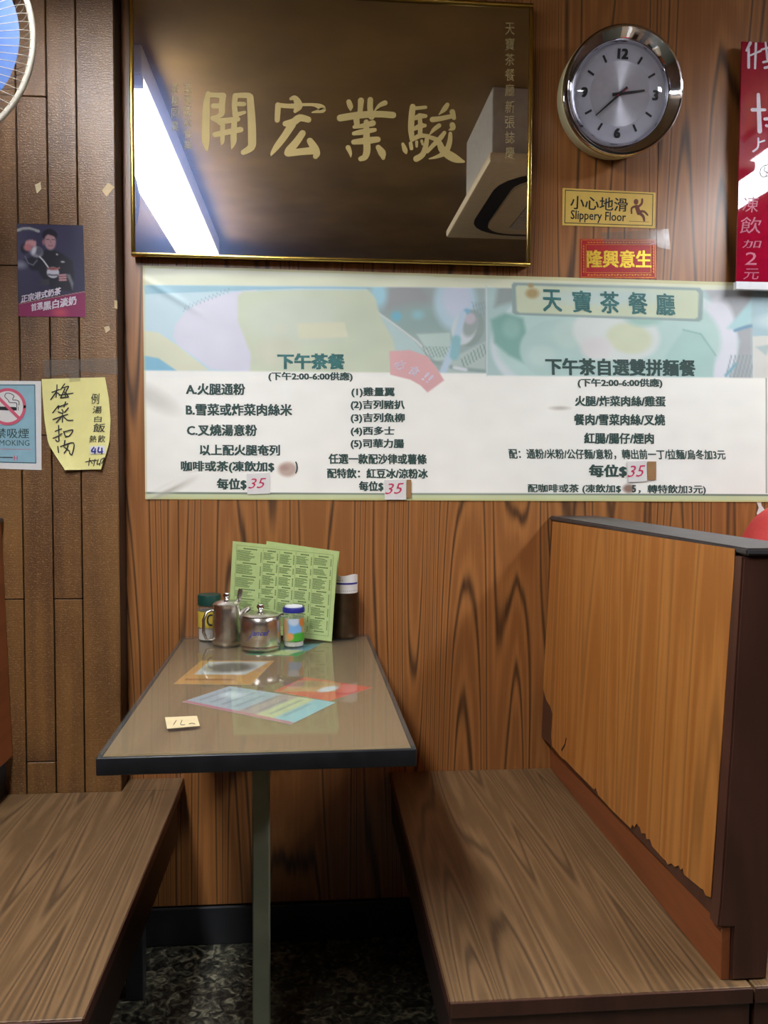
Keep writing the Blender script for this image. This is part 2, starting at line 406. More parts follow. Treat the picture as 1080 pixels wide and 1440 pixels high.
def strokes(name, lst, off, sc, pl, mat, parent, wd=None, lift=0.0, zax=1):
    """brush strokes: lists of (x, y, width) in a zoomed crop (offset off, scale sc)"""
    V = []; F = []; LV = []
    for si, st in enumerate(lst):
        P = smooth_path([(p[0], p[1], (p[2] if len(p) > 2 else wd)) for p in st])
        if len(P) == 1: P = np.array([P[0], P[0]+[1, 0, 0]])
        n = len(P); L_, R_ = [], []; D = []
        for i in range(n):
            d = P[min(i+1, n-1)][:2]-P[max(i-1, 0)][:2]; l = np.hypot(*d) or 1; d = d/l; nrm = np.array([-d[1], d[0]]); D.append(d)
            h = max(P[i][2], 2 if sc > 3 else 0.3)/2
            L_.append(P[i][:2]+nrm*h); R_.append(P[i][:2]-nrm*h)
        b = len(V)
        for i in range(n): V += [L_[i], R_[i]]
        for i in range(n-1): F.append((b+2*i, b+2*i+1, b+2*i+3, b+2*i+2))
        for i, sg in ((0, -1), (n-1, 1)):      # round ends share the end edge
            d = D[i]; nrm = np.array([-d[1], d[0]]); h = max(P[i][2], 2 if sc > 3 else 0.3)/2; ids = [b+2*i]
            for a in (30, 60, 90, 120, 150):
                ids.append(len(V)); V.append(P[i][:2]+h*(nrm*math.cos(R(a))+d*sg*math.sin(R(a))))
            ids.append(b+2*i+1); F.append(tuple(ids))
        LV += [si*3e-5]*(len(V)-len(LV))
    W = []
    for v, lf in zip(V, LV):
        p = np.array(pl(off[0]+v[0]/sc, off[1]+v[1]/sc)); p[zax] += (lf+lift)*(1 if zax == 2 else -1); W.append(p)
    return pobj(name, W, F, mat, parent, True)

def patch(name, quad, pl, mat, parent=None, th=0.0006, lift=0.0, world=True):
    """thin sheet with the outline quad (photo pixels) and real thickness, on the wall-parallel plane fn pl"""
    bm = bmesh.new(); P = [np.array(pl(*q)) for q in quad]
    f = [bm.verts.new((p[0], p[1]-lift-th, p[2])) for p in P]; b = [bm.verts.new((p[0], p[1]-lift, p[2])) for p in P]
    bm.faces.new(f); bm.faces.new(b[::-1]); n = len(P)
    for i in range(n): bm.faces.new((f[i], b[i], b[(i+1) % n], f[(i+1) % n]))
    bmesh.ops.recalc_face_normals(bm, faces=bm.faces)
    return bobj(name, bm, mat, parent, world)

class Paint:
    """small painter for printed pictures: colours of a fine grid, in photo-pixel units"""
    def __init__(s, x0, y0, x1, y1, nx, ny, c):
        s.x, s.y = np.meshgrid(np.linspace(x0, x1, nx), np.linspace(y0, y1, ny)); s.c = np.ones((ny, nx, 3))*np.array(c, float)
    def mix(s, a, c):
        s.c = s.c*(1-a[..., None]) + np.array(c, float)*a[..., None]
    def ell(s, cx, cy, rx, ry, c, soft=1.5, ang=0, al=1.0):
        a = math.radians(ang); X = (s.x-cx)*math.cos(a)+(s.y-cy)*math.sin(a); Y = -(s.x-cx)*math.sin(a)+(s.y-cy)*math.cos(a)
        d = (np.sqrt((X/rx)**2+(Y/ry)**2)-1)*min(rx, ry)
        s.mix(np.clip(0.5-d/soft, 0, 1)*al, c)
    def poly(s, pts, c, soft=1.2, al=1.0):
        P = np.array(pts, float); inside = np.zeros(s.x.shape, bool); dmin = np.full(s.x.shape, 1e9); n = len(P)
        for i in range(n):
            a, b = P[i], P[(i+1) % n]
            cond = ((a[1] > s.y) != (b[1] > s.y)); t = (b[0]-a[0])*(s.y-a[1])/((b[1]-a[1]) or 1e-9)+a[0]
            inside ^= cond & (s.x < t)
            ab = b-a; l2 = (ab**2).sum() or 1e-9; tt = np.clip(((s.x-a[0])*ab[0]+(s.y-a[1])*ab[1])/l2, 0, 1)
            dmin = np.minimum(dmin, np.hypot(s.x-a[0]-ab[0]*tt, s.y-a[1]-ab[1]*tt))
        s.mix(np.clip(0.5+np.where(inside, dmin, -dmin)/soft, 0, 1)*al, c)
    def line(s, pts, w, c, soft=1.0, al=1.0):
        P = np.array(pts, float); dmin = np.full(s.x.shape, 1e9)
        for a, b in zip(P[:-1], P[1:]):
            ab = b-a; l2 = (ab**2).sum() or 1e-9; tt = np.clip(((s.x-a[0])*ab[0]+(s.y-a[1])*ab[1])/l2, 0, 1)
            dmin = np.minimum(dmin, np.hypot(s.x-a[0]-ab[0]*tt, s.y-a[1]-ab[1]*tt))
        s.mix(np.clip(0.5-(dmin-w/2)/soft, 0, 1)*al, c)
    def noise(s, amp, seed, cell):
        rs = np.random.RandomState(seed); ny, nx = s.x.shape
        g = rs.rand(int(ny/cell)+3, int(nx/cell)+3)-0.5
        yy = np.arange(ny)/cell; xx = np.arange(nx)/cell; y0 = yy.astype(int); x0 = xx.astype(int); fy = (yy-y0)[:, None]; fx = (xx-x0)[None, :]
        v = g[y0][:, x0]*(1-fy)*(1-fx)+g[y0+1][:, x0]*fy*(1-fx)+g[y0][:, x0+1]*(1-fy)*fx+g[y0+1][:, x0+1]*fy*fx
        s.c = s.c+v[..., None]*amp*2
    def mesh(s, name, pos, mat, parent=None, back=None):
        """pos(px, py) -> world point"""
        ny, nx = s.x.shape
        V = [pos(s.x[j, i], s.y[j, i]) for j in range(ny) for i in range(nx)]
        F = [(j*nx+i, (j+1)*nx+i, (j+1)*nx+i+1, j*nx+i+1) for j in range(ny-1) for i in range(nx-1)]
        me = bpy.data.meshes.new(name); me.from_pydata([tuple(v) for v in V], [], F); me.update()
        at = me.color_attributes.new('ink', 'FLOAT_COLOR', 'POINT')
        c = np.clip(s.c.reshape(-1, 3)/255, 0, 1); c = np.where(c <= 0.04045, c/12.92, ((c+0.055)/1.055)**2.4)
        at.data.foreach_set('color', np.concatenate([c, np.ones((len(c), 1))], 1).ravel())
        for p in me.polygons: p.use_smooth = True
        return link(name, me, mat, parent, True)

# ================================================================== STRUCTURE
XL, XR, YF = -2.4, 3.4, -5.6
def struct(name, lo, hi, mat, label, bev=0):
    o = box(name, lo, hi, mat, None, bev); tag(o, label, None, None, 'structure'); return o
struct('floor', (XL, YF, -0.08), (XR, 0, 0), M['floor'], 'dark mottled stone floor')
struct('ceiling', (XL, YF, CEIL), (XR, 0.1, CEIL+0.08), M['ceiling'], 'brownish ceiling of the eatery')
struct('wall_left', (XL-0.1, YF, 0), (XL, 0.1, CEIL), M['otherwall'], 'brown side wall on the far left')
struct('wall_right', (XR, YF, 0), (XR+0.1, 0.1, CEIL), M['otherwall'], 'brown side wall on the far right')
struct('wall_front', (XL, YF-0.1, 0), (XR, YF, CEIL), M['otherwall'], 'brown wall opposite the booth')
wb = empty('wall_back', (0, 0, 0)); tag(wb, 'wood grain laminate wall behind the table', None, None, 'structure')
box('core', (XL, 0.012, 0), (XR, 0.1, CEIL), M['otherwall'], wb, 0)
seams = [-0.465, -0.335, 0.892, 2.112, XR]
for a, b in zip(seams[:-1], seams[1:]):
    box('panel', (a+0.0007, 0.0, 0.10), (b-0.0007, 0.011, CEIL-0.002), M['wall'], wb, 0.0006, seg=1)
struct('baseboard_back', (-0.465, -0.012, 0.0), (XR, -0.0005, 0.098), M['skirt'], 'black tiled skirting under the wood grain wall', 0.003)
struct('trim_1', (-0.465, -0.10, CEIL-0.016), (XR, -0.001, CEIL-0.001), M['darkwood'], 'dark cornice strip under the ceiling', 0.002)

# plank clad column on the left
PY = -0.08
pc = empty('trim_2', (-0.464, 0, 0)); tag(pc, 'column clad in dark embossed planks left of the sign', None, None, 'structure')
box('core', (-1.30, PY+0.012, 0), (-0.464, -0.001, CEIL-0.03), M['under'], pc, 0, world=True)
def xat(px, y=PY, py=600): return on(px, py, 1, y)[0]
ex = [-0.4645, xat(113), xat(72), xat(29.5)]
wd = ex[2]-ex[3]
while ex[-1] > -1.25: ex.append(ex[-1]-wd)
zj = lambda py: on(40, py, 1, PY)[2]
joints = [[], [zj(843), zj(372)], [zj(1072), zj(612), zj(135)], [zj(843), zj(374)], [zj(1072), zj(612), zj(135)], [zj(843), zj(374)]]
for k in range(len(ex)-1):
    js = joints[k % 6] if k < 6 else joints[2+(k % 2)]
    zs = [0.0]+sorted(js)+[CEIL-0.032]
    for a, b in zip(zs[:-1], zs[1:]):
        o = box('plank', (ex[k+1]+0.0016, PY, a+0.0012), (ex[k]-(0.0016 if k else 0), PY+0.011, b-0.0012), M['plank'], pc, 0.0012, world=True, seg=1)

# ================================================================== LAMPS
def lamp(x, y, ln, st, colr, label):
    t = empty('ceiling_light', (x, y, CEIL)); tag(t, label, 'light')
    box('housing', (-0.105, -ln/2-0.03, -0.085), (0.105, ln/2+0.03, -0.001), M['white'], t, 0.004)
    em = emis('lit_diffuser', colr, st)
    box('diffuser', (-0.10, -ln/2, -0.115), (0.10, ln/2, -0.0855), em, t, 0.008)
    for s in (-1, 1): box('end_cap', (-0.105, s*(ln/2+0.0125)-0.012, -0.118), (0.105, s*(ln/2+0.0125)+0.012, -0.0852), M['white'], t, 0.003)
for a in LAMPS: lamp(*a)

# cassette air conditioner mirrored in the sign
ac = empty('air_conditioner', (1.0, -1.02, 2.2)); tag(ac, 'ceiling cassette air conditioner in a grey boxing, mirrored in the sign', 'air conditioner')
box('boxing', (-0.42, -0.08, 0.035), (0.42, 0.38, CEIL-2.2-0.001), M['acgrey'], ac, 0.004)
bm = bmesh.new(); add_box(bm, (-0.44, -0.435, 0.0), (0.44, 0.435, 0.034), 0.01); bobj('panel', bm, M['acwhite'], ac, False, 35)
def rr(cx, cy, a, b, r, n=6):
    P = []
    for sx, sy, a0 in ((1, 1, 0), (-1, 1, 90), (-1, -1, 180), (1, -1, 270)):
        for k in range(n+1):
            t = R(a0+90*k/n); P.append((cx+sx*(a-r)+r*math.cos(t), cy+sy*(b-r)+r*math.sin(t)))
    return P
for nm, a, zz, mt, rad in (('air_slot', 0.37, -0.002, M['slot'], 0.2), ('inner_panel', 0.31, -0.012, M['acwhite'], 0.12)):
    bm = bmesh.new(); P = rr(0, 0, a, a, rad)
    t_ = [bm.verts.new((p[0], p[1], 0.002)) for p in P]; b_ = [bm.verts.new((p[0], p[1], zz)) for p in P]
    bm.faces.new(b_); bm.faces.new(t_[::-1])
    for i in range(len(P)): bm.faces.new((t_[i], t_[(i+1) % len(P)], b_[(i+1) % len(P)], b_[i]))
    bmesh.ops.recalc_face_normals(bm, faces=bm.faces); bobj(nm, bm, mt, ac)
gr = box('grille', (-0.22, -0.22, -0.014), (0.22, 0.22, -0.0121), M['slot'], ac, 0)
for k in range(20):
    box('slat', (-0.22, -0.215+k*0.0217, -0.019), (0.22, -0.206+k*0.0217, -0.0141), M['acgrey'], gr, 0)

# ================================================================== BENCHES AND PARTITIONS
SEAT = 0.435
def bench(x0, x1, y0, y1, label, open_side):
    """x0..x1 seat, y1 (wall) .. y0 (aisle)"""
    t = empty('bench', ((x0+x1)/2, (y0+y1)/2, 0)); tag(t, label, 'bench')
    box('seat_board', (x0, y0, SEAT-0.022), (x1, y1, SEAT), M['seat'], t, 0.0015, True)
    box('front_edging', (x0, y0-0.004, SEAT-0.024), (x1, y0-0.0003, SEAT-0.001), M['darkwood'], t, 0.001, True)
    e = (x1+0.0003, x1+0.002) if open_side > 0 else (x0-0.002, x0-0.0003)
    box('side_edging', (e[0], y0, SEAT-0.022), (e[1], y1, SEAT-0.001), M['darkwood'], t, 0.0004, True, 1)
    AP = 0.125; top = SEAT-0.0225
    box('front_apron', (x0+0.002, y0+0.002, SEAT-AP), (x1-0.002, y0+0.02, top), M['darkwood'], t, 0.001, True)
    xs = (x1-0.022, x1-0.004) if open_side > 0 else (x0+0.004, x0+0.022)
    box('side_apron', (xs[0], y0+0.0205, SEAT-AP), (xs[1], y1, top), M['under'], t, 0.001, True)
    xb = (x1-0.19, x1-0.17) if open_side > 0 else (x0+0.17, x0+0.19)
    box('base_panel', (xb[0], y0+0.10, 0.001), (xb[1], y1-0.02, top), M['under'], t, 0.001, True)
    for yy in (y0+0.12, y1-0.15):
        xl = x1-0.10 if open_side > 0 else x0+0.06
        box('leg', (xl, yy, 0.001), (xl+0.04, yy+0.04, top), M['skirt'], t, 0.002, True)
    return t
bench(-0.745, -0.326, -0.951, PY-0.002, 'left bench with a walnut laminate seat, against the plank column', 1)
# little stretch of the same seat beside the column is part of the left bench
bl = [o for o in bpy.data.objects if o.name == 'bench'][0]
box('seat_board', (-0.4625, PY-0.0015, SEAT-0.022), (-0.326, -0.001, SEAT), M['seat'], bl, 0.0005, True)
bench(0.203, 0.668, -0.955, -0.001, 'right bench with a walnut laminate seat, under the torn teak partition', -1)
bench(0.672, 1.12, -0.955, -0.001, 'bench of the next booth behind the teak partition, its corner at the lower right', 1)

def partition(name_label, side):
    """side=+1: the right partition; its seat face looks to -x"""
    t = empty('booth_partition', (0.68*side, 0, SEAT)); tag(t, name_label, 'partition')
    return t
pr = partition('right booth partition with peeling light teak veneer and a dark end post', 1)
# seat face leans a little: four corners of its plane (wall top, wall bottom, front bottom, front top)
WT = np.array([0.621, -0.002, 1.092]); WB = np.array([0.603, -0.002, 0.520]); FB = np.array([0.6275, -0.910, 0.520]); FT = np.array([0.6455, -0.910, 1.092])
nrm = np.cross(WB-WT, FT-WT); nrm /= np.linalg.norm(nrm)
if nrm[0] > 0: nrm = -nrm
bm = bmesh.new(); th = 0.115
def fp(P, d): q = P.copy(); q[0] += d; return tuple(q)
add_hexa(bm, [fp(WB, 0.001), fp(FB, 0.001), (0.742, -0.91, 0.52), (0.742, -0.002, 0.52)], [fp(WT, 0.001), fp(FT, 0.001), (0.742, -0.905, 1.092), (0.742, -0.002, 1.092)])
bmesh.ops.recalc_face_normals(bm, faces=bm.faces); bobj('backrest_core', bm, M['darkwood'], pr, True)
vo = [(777, 733), (1033, 772), (1032, 800), (1014, 1050), (999, 1262), (992, 1259), (989, 1251), (985, 1249), (962, 1230), (960, 1221), (957, 1223), (954, 1217), (949, 1219), (944, 1214), (939, 1216), (936, 1210),
      (933, 1208), (917, 1190), (914, 1180), (909, 1180), (908, 1172), (902, 1172), (900, 1164), (895, 1158), (892, 1163), (889, 1160), (887, 1165), (860, 1139), (841, 1118), (838, 1108), (835, 1110), (812, 1087), (795, 1069), (790, 1066), (776, 1049), (775, 1034), (777, 1004), (774, 994), (768, 984), (763, 968)]
bm = bmesh.new(); off = -nrm*0.0
A = []; B = []
for q in vo:
    p = onpl(q[0], q[1], WT+nrm*0.0015, nrm); p[1] = min(p[1], -0.004); A.append(bm.verts.new(p)); B.append(bm.verts.new(p-nrm*0.0013))
bm.faces.new(A); bm.faces.new(B[::-1])
for i in range(len(A)): bm.faces.new((A[i], B[i], B[(i+1) % len(A)], A[(i+1) % len(A)]))
bmesh.ops.recalc_face_normals(bm, faces=bm.faces); bmesh.ops.triangulate(bm, faces=[f for f in bm.faces if len(f.verts) > 4])
bobj('veneer', bm, M['veneer'], pr, True)
bm = bmesh.new()
cr = [(795, 1049), (800, 1041), (802, 1032), (803, 1033), (801, 1043), (796, 1052)]
vs = [bm.verts.new(onpl(q[0]-6, q[1]+5, WT+nrm*0.0018, nrm)) for q in cr]; bm.faces.new(vs); bobj('crack', bm, M['ink'], pr, True)
box('base_strip', (0.628, -0.936, SEAT+0.0005), (0.642, -0.002, 0.5195), M['strip'], pr, 0.001, True)
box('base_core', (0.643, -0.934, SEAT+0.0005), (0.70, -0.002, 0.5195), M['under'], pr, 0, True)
# end post (front board) with its stepped foot
bm = bmesh.new(); y0_, y1_ = -0.940, -0.9125
O = [(0.6425, SEAT+0.001), (0.6435, 0.519), (0.620, 0.521), (0.6235, 0.56), (0.634, 0.80), (0.645, 1.090), (0.752, 1.090), (0.742, 0.80), (0.735, 0.521), (0.704, 0.519), (0.700, SEAT+0.001)]
f = [bm.verts.new((x, y0_, z)) for x, z in O]; b = [bm.verts.new((x, y1_, z)) for x, z in O]
bm.faces.new(f); bm.faces.new(b[::-1])
for i in range(len(O)): bm.faces.new((f[i], f[(i+1) % len(O)], b[(i+1) % len(O)], b[i]))
bmesh.ops.recalc_face_normals(bm, faces=bm.faces)
bmesh.ops.bevel(bm, geom=[e for e in bm.edges if all(abs(v.co.y-y0_) < 1e-6 for v in e.verts)], offset=0.003, segments=2, affect='EDGES')
bobj('end_post', bm, M['darkwood'], pr, True, 35)
bm = bmesh.new()
add_hexa(bm, [(0.617, -0.002, 1.0925), (0.648, -0.946, 1.0925), (0.760, -0.946, 1.0925), (0.748, -0.002, 1.0925)], [(0.617, -0.002, 1.104), (0.648, -0.946, 1.104), (0.760, -0.946, 1.104), (0.748, -0.002, 1.104)])
bmesh.ops.recalc_face_normals(bm, faces=bm.faces); bmesh.ops.bevel(bm, geom=bm.edges[:], offset=0.003, segments=2, affect='EDGES'); bobj('top_cap', bm, M['cap'], pr, True, 35)

pl_ = partition('left booth partition with a brown board face, at the very left edge', -1)
box('backrest_core', (-0.86, -0.93, 0.535), (-0.742, PY-0.004, 1.092), M['darkwood'], pl_, 0, True)
bm = bmesh.new()
add_hexa(bm, [(-0.741, -0.928, 0.53), (-0.719, -0.928, 0.53), (-0.719, PY-0.004, 0.53), (-0.741, PY-0.004, 0.53)], [(-0.741, -0.928, 1.09), (-0.736, -0.928, 1.09), (-0.736, PY-0.004, 1.09), (-0.741, PY-0.004, 1.09)])
bmesh.ops.recalc_face_normals(bm, faces=bm.faces); bobj('face_board', bm, M['strip'], pl_, True)
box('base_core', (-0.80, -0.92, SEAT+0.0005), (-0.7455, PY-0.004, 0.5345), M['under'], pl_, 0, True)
box('base_strip', (-0.745, -0.92, SEAT+0.0005), (-0.735, PY-0.004, 0.5295), M['slot'], pl_, 0.001, True)
box('top_cap', (-0.865, -0.94, 1.0925), (-0.730, PY-0.004, 1.104), M['cap'], pl_, 0.003, True)
box('end_post', (-0.862, -0.955, SEAT+0.001), (-0.732, -0.9285, 1.092), M['darkwood'], pl_, 0.003, True)

# ================================================================== TABLES
TZ = 0.80
def table(x0, x1, y0, label, glass_label=None):
    t = empty('dining_table', ((x0+x1)/2, -0.005, 0)); tag(t, label, 'table')
    top = TZ-0.006
    box('tabletop', (x0+0.008, y0+0.008, top-0.025), (x1-0.008, -0.0085, top), M['tabletop'], t, 0.0, True)
    # rubber edging round four sides
    bm = bmesh.new()
    for lo, hi in (((x0, y0, top-0.026), (x1, y0+0.0075, top+0.001)), ((x0, y0+0.0077, top-0.026), (x0+0.0075, -0.002, top+0.001)), ((x1-0.0075, y0+0.0077, top-0.026), (x1, -0.002, top+0.001)), ((x0+0.0077, -0.0083, top-0.026), (x1-0.0077, -0.002, top+0.001))):
        add_box(bm, lo, hi, 0.0022, 3)
    bobj('edging', bm, M['black'], t, True, 35)
    g = box('glass_sheet', (x0+0.002, y0+0.001, top+0.0012), (x1-0.002, -0.002, TZ), M['glass'], t, 0.0008, True, 2)
    lx = (x0+x1)/2-0.016
    box('leg', (lx-0.017, -0.52, 0.012), (lx+0.017, -0.48, top-0.0262), M['legpaint'], t, 0.003, True)
    box('foot', (lx-0.16, -0.545, 0.001), (lx+0.16, -0.455, 0.0115), M['legpaint'], t, 0.003, True)
    box('mounting_plate', (lx-0.10, -0.62, top-0.0305), (lx+0.10, -0.38, top-0.0262), M['cap'], t, 0.001, True)
    if x0 < 0: t.rotation_euler.z = R(0.8)
    return t
table(-0.3285, 0.1465, -0.900, 'dining table with glass over pale laminate and black edging, between two benches')
table(1.05, 1.52, -0.900, 'table of the next booth, hidden behind the teak partition')

# leaflets under the glass
LZ = TZ-0.006+0.00015
def flat_pl(z):
    return lambda px, py: on(px, py, 2, z)
def leaflet(label, quad, bg, shapes, name='leaflet', z=LZ, th=0.0003, n=(60, 40), cat='leaflet'):
    xs = [q[0] for q in quad]; ys = [q[1] for q in quad]
    C = [on(q[0], q[1], 2, z) for q in quad]   # tl, tr, br, bl
    p = Paint(0, 0, 1, 1, n[0], n[1], bg)
    for k, a in shapes: getattr(p, k)(*a[0], **a[1])
    def pos(u, v):
        P = (C[0]*(1-u)+C[1]*u)*(1-v)+(C[3]*(1-u)+C[2]*u)*v; P = P.copy(); P[2] = z+th; return P
    t = empty(name, tuple(sum(C)/4)); t.location.z = z; tag(t, label, cat)
    p.mesh('print', pos, M['print'], t)
    bm = bmesh.new(); add_hexa(bm, [(c[0], c[1], z) for c in (C[3], C[2], C[1], C[0])], [(c[0], c[1], z+th*0.9) for c in (C[3], C[2], C[1], C[0])])
    bmesh.ops.recalc_face_normals(bm, faces=bm.faces)
    bobj('paper', bm, M['paper'], t, True)
    return t
M['print'] = printmat('coloured_print')
def E_(cx, cy, rx, ry, c, soft=0.05, ang=0, al=1.0): return ('ell', ((cx, cy, rx, ry, c), dict(soft=soft, ang=ang, al=al)))
def PL(pts, c, soft=0.02, al=1.0): return ('poly', ((pts, c), dict(soft=soft, al=al)))
def LN(pts, w, c, soft=0.015, al=1.0): return ('line', ((pts, w, c), dict(soft=soft, al=al)))
leaflet('orange and white leaflet under the table glass, nearest the steel pots', [(283, 929), (386, 929), (353, 963), (244, 962)], (206, 150, 84),
        [PL([(0.12, 0.05), (0.95, 0.05), (0.8, 0.62), (0.12, 0.62)], (206, 204, 206)), E_(0.5, 0.32, 0.3, 0.2, (110, 98, 90), 0.12), LN([(0.1, 0.82), (0.7, 0.82)], 0.05, (150, 86, 40))])
leaflet('red leaflet under the table glass, its tip pointing to the right edge', [(429, 952), (524, 967), (463, 986), (385, 972)], (206, 84, 62),
        [PL([(0.0, 0.25), (0.55, 0.0), (0.75, 0.5), (0.1, 1.0)], (186, 150, 104), al=0.8), E_(0.6, 0.45, 0.10, 0.22, (205, 205, 222), 0.05), E_(0.25, 0.35, 0.14, 0.2, (150, 116, 82), 0.15)], z=LZ)
leaflet('pale blue leaflet with rows of printing under the table glass', [(323, 965), (472, 988), (409, 1019), (256, 987)], (168, 178, 194),
        [PL([(0.66, 0), (0.82, 0), (0.82, 1), (0.66, 1)], (198, 196, 156)), PL([(0.82, 0), (1, 0), (1, 1), (0.82, 1)], (150, 190, 204)), PL([(0.5, 0), (0.66, 0), (0.66, 1), (0.5, 1)], (180, 140, 134), al=0.7),
         PL([(0, 0.92), (1, 0.92), (1, 1), (0, 1)], (190, 110, 130))] + [LN([(0.08+0.11*i, 0.12+0.08*(i % 2)), (0.08+0.11*i, 0.8)], 0.03, (108, 112, 134), al=0.45) for i in range(8)] + [E_(0.2, 0.35, 0.1, 0.16, (214, 220, 232), 0.1)], z=LZ+0.0004)
leaflet('green and blue leaflet under the glass beneath the sugar pot', [(372, 903), (458, 902), (418, 923), (345, 921)], (60, 140, 84),
        [PL([(0.3, 0.25), (1, 0.1), (1, 0.65), (0.45, 0.75)], (80, 150, 190)), PL([(0.25, 0.6), (0.9, 0.6), (0.8, 0.95), (0.3, 0.95)], (190, 200, 140)), PL([(0.55, 0), (1, 0), (1, 0.2), (0.55, 0.22)], (34, 40, 60))])
# masking-tape note on the glass
st = empty('tape_note', tuple(on(256, 1015, 2, TZ))); tag(st, 'cream tape note with handwriting stuck on the table glass, near the front left corner', 'note')
Q = [on(*q, 2, TZ+0.0002) for q in ((235, 1025), (281, 1021), (277, 1007), (232, 1009))]
bm = bmesh.new(); add_hexa(bm, Q, [q+np.array([0, 0, 0.0005]) for q in Q]); bmesh.ops.recalc_face_normals(bm, faces=bm.faces); bobj('tape', bm, M['masking'], st, True)
def tstroke(lst, mat, parent, z, wd, name='handwriting'):
    return strokes(name, lst, (0, 0), 1, lambda x, y: on(x, y, 2, z), mat, parent, wd, zax=2)
tstroke([[(244, 1019), (248, 1013)], [(256, 1013), (254, 1019), (260, 1019)], [(266, 1018), (270, 1017), (274, 1018)]], M['ink'], st, TZ+0.0009, 1.0)

# ================================================================== BIG BLACK MIRROR SIGN
MY = -0.030
mp = frame_fn(MY)
tl, tr, br_, bl_ = [on(*q, 1, MY) for q in ((182, -24), (749, 6), (746, 374), (184, 361))]
X0, X1 = (tl[0]+bl_[0])/2, (tr[0]+br_[0])/2; Z0 = (br_[2]+bl_[2])/2; Z1 = tr[2]
ms = empty('sign_board', ((X0+X1)/2, 0, Z0)); tag(ms, 'large black mirrored sign with four gold brush characters in a brass frame', 'sign')
box('glass', (X0+0.009, MY+0.002, Z0+0.009), (X1-0.009, MY+0.008, Z1-0.009), M['mirror'], ms, 0, True)
box('backing', (X0+0.003, MY+0.0082, Z0+0.003), (X1-0.003, -0.001, Z1-0.003), M['under'], ms, 0, True)
bm = bmesh.new(); fw = 0.0085
for lo, hi in (((X0, MY-0.006, Z0), (X1, MY+0.012, Z0+fw)), ((X0, MY-0.006, Z1-fw), (X1, MY+0.012, Z1)), ((X0, MY-0.006, Z0+fw), (X0+fw, MY+0.012, Z1-fw)), ((X1-fw, MY-0.006, Z0+fw), (X1, MY+0.012, Z1-fw))):
    add_box(bm, lo, hi, 0.0025, 2)
bobj('frame', bm, M['gold'], ms, True, 35)
K1 = [[(190, 125, 70), (165, 300, 105), (155, 600, 115), (155, 850, 112), (175, 985, 30)], [(190, 145, 80), (300, 150, 75), (420, 160, 95)], [(415, 165, 95), (400, 300, 92), (395, 430, 90), (330, 475, 60), (255, 490, 50)],
      [(270, 315, 78), (400, 310, 70)], [(605, 160, 85), (590, 300, 80), (605, 450, 90)], [(620, 155, 75), (800, 155, 85), (835, 200, 95)], [(830, 180, 100), (850, 500, 120), (858, 800, 125), (845, 940, 115), (725, 1020, 80)],
      [(650, 285, 70), (735, 285, 68)], [(650, 440, 68), (745, 412, 48)], [(255, 505, 60), (400, 545, 90), (640, 515, 80)], [(295, 750, 80), (480, 712, 90), (685, 675, 85)], [(415, 600, 72), (410, 700, 70), (408, 850, 62), (395, 900, 20)],
      [(350, 560, 60), (380, 590, 50)], [(590, 560, 85), (578, 750, 95), (575, 870, 84), (546, 968, 15)]]
K2 = [[(405, 170, 50), (470, 155, 90), (525, 230, 125), (530, 300, 140), (480, 380, 60)], [(195, 275, 80), (350, 290, 76), (500, 290, 90)], [(192, 275, 95), (185, 400, 95), (178, 528, 88)], [(600, 268, 52), (800, 270, 58), (915, 315, 110), (940, 360, 95), (765, 398, 18)],
      [(315, 590, 95), (450, 560, 120), (560, 490, 120), (700, 520, 105)], [(430, 600, 130), (300, 800, 118), (180, 960, 105), (95, 1080, 60), (75, 1125, 20)], [(605, 750, 108), (500, 900, 125), (380, 1040, 135), (350, 1085, 110)], [(360, 1085, 120), (600, 1060, 118), (820, 1040, 130)],
      [(730, 880, 108), (805, 1000, 138), (840, 1090, 125), (825, 1140, 90)]]
K3 = [[(275, 145, 78), (300, 220, 82), (300, 275, 20)], [(460, 125, 92), (450, 250, 78), (440, 330, 78)], [(602, 112, 84), (600, 250, 88), (620, 370, 95)], [(825, 160, 78), (740, 200, 58), (668, 275, 18)], [(145, 390, 105), (400, 350, 108), (700, 330, 100), (945, 345, 100)],
      [(390, 400, 95), (400, 500, 85)], [(360, 525, 58), (480, 510, 68), (640, 468, 92)], [(350, 625, 58), (480, 600, 88), (670, 570, 58)], [(350, 755, 78), (540, 735, 105), (715, 715, 88)], [(540, 450, 78), (545, 700, 105), (550, 880, 108), (520, 980, 95), (455, 1010, 75)],
      [(265, 840, 78), (298, 920, 52), (305, 982, 14)], [(722, 835, 78), (780, 920, 115), (798, 995, 60)]]
K4 = [[(220, 165, 88), (205, 300, 95), (195, 500, 92), (210, 660, 75)], [(240, 190, 58), (415, 172, 52)], [(240, 345, 60), (330, 310, 84), (415, 305, 58)], [(245, 500, 60), (340, 455, 84), (405, 450, 56)], [(240, 650, 64), (330, 605, 74), (420, 605, 56)], [(325, 290, 60), (335, 450, 70), (330, 600, 70)],
      [(70, 732, 48), (105, 825, 76), (120, 865, 38)], [(188, 722, 58), (200, 800, 55)], [(280, 700, 48), (280, 768, 36)], [(355, 682, 44), (370, 738, 32)], [(440, 605, 58), (420, 750, 76), (370, 890, 86), (275, 955, 95)], [(745, 135, 66), (700, 200, 76), (618, 285, 14)],
      [(520, 360, 86), (640, 345, 76), (800, 312, 66)], [(820, 245, 86), (845, 335, 66)], [(620, 450, 66), (540, 512, 58), (475, 588, 18)], [(820, 442, 84), (830, 488, 76), (772, 518, 18)], [(700, 560, 58), (640, 640, 76), (520, 760, 66), (440, 850, 50)],
      [(455, 620, 56), (600, 680, 76), (680, 830, 115), (850, 945, 130), (995, 1000, 36)], [(790, 572, 56), (780, 700, 76), (720, 850, 86), (600, 920, 56), (465, 958, 14)]]
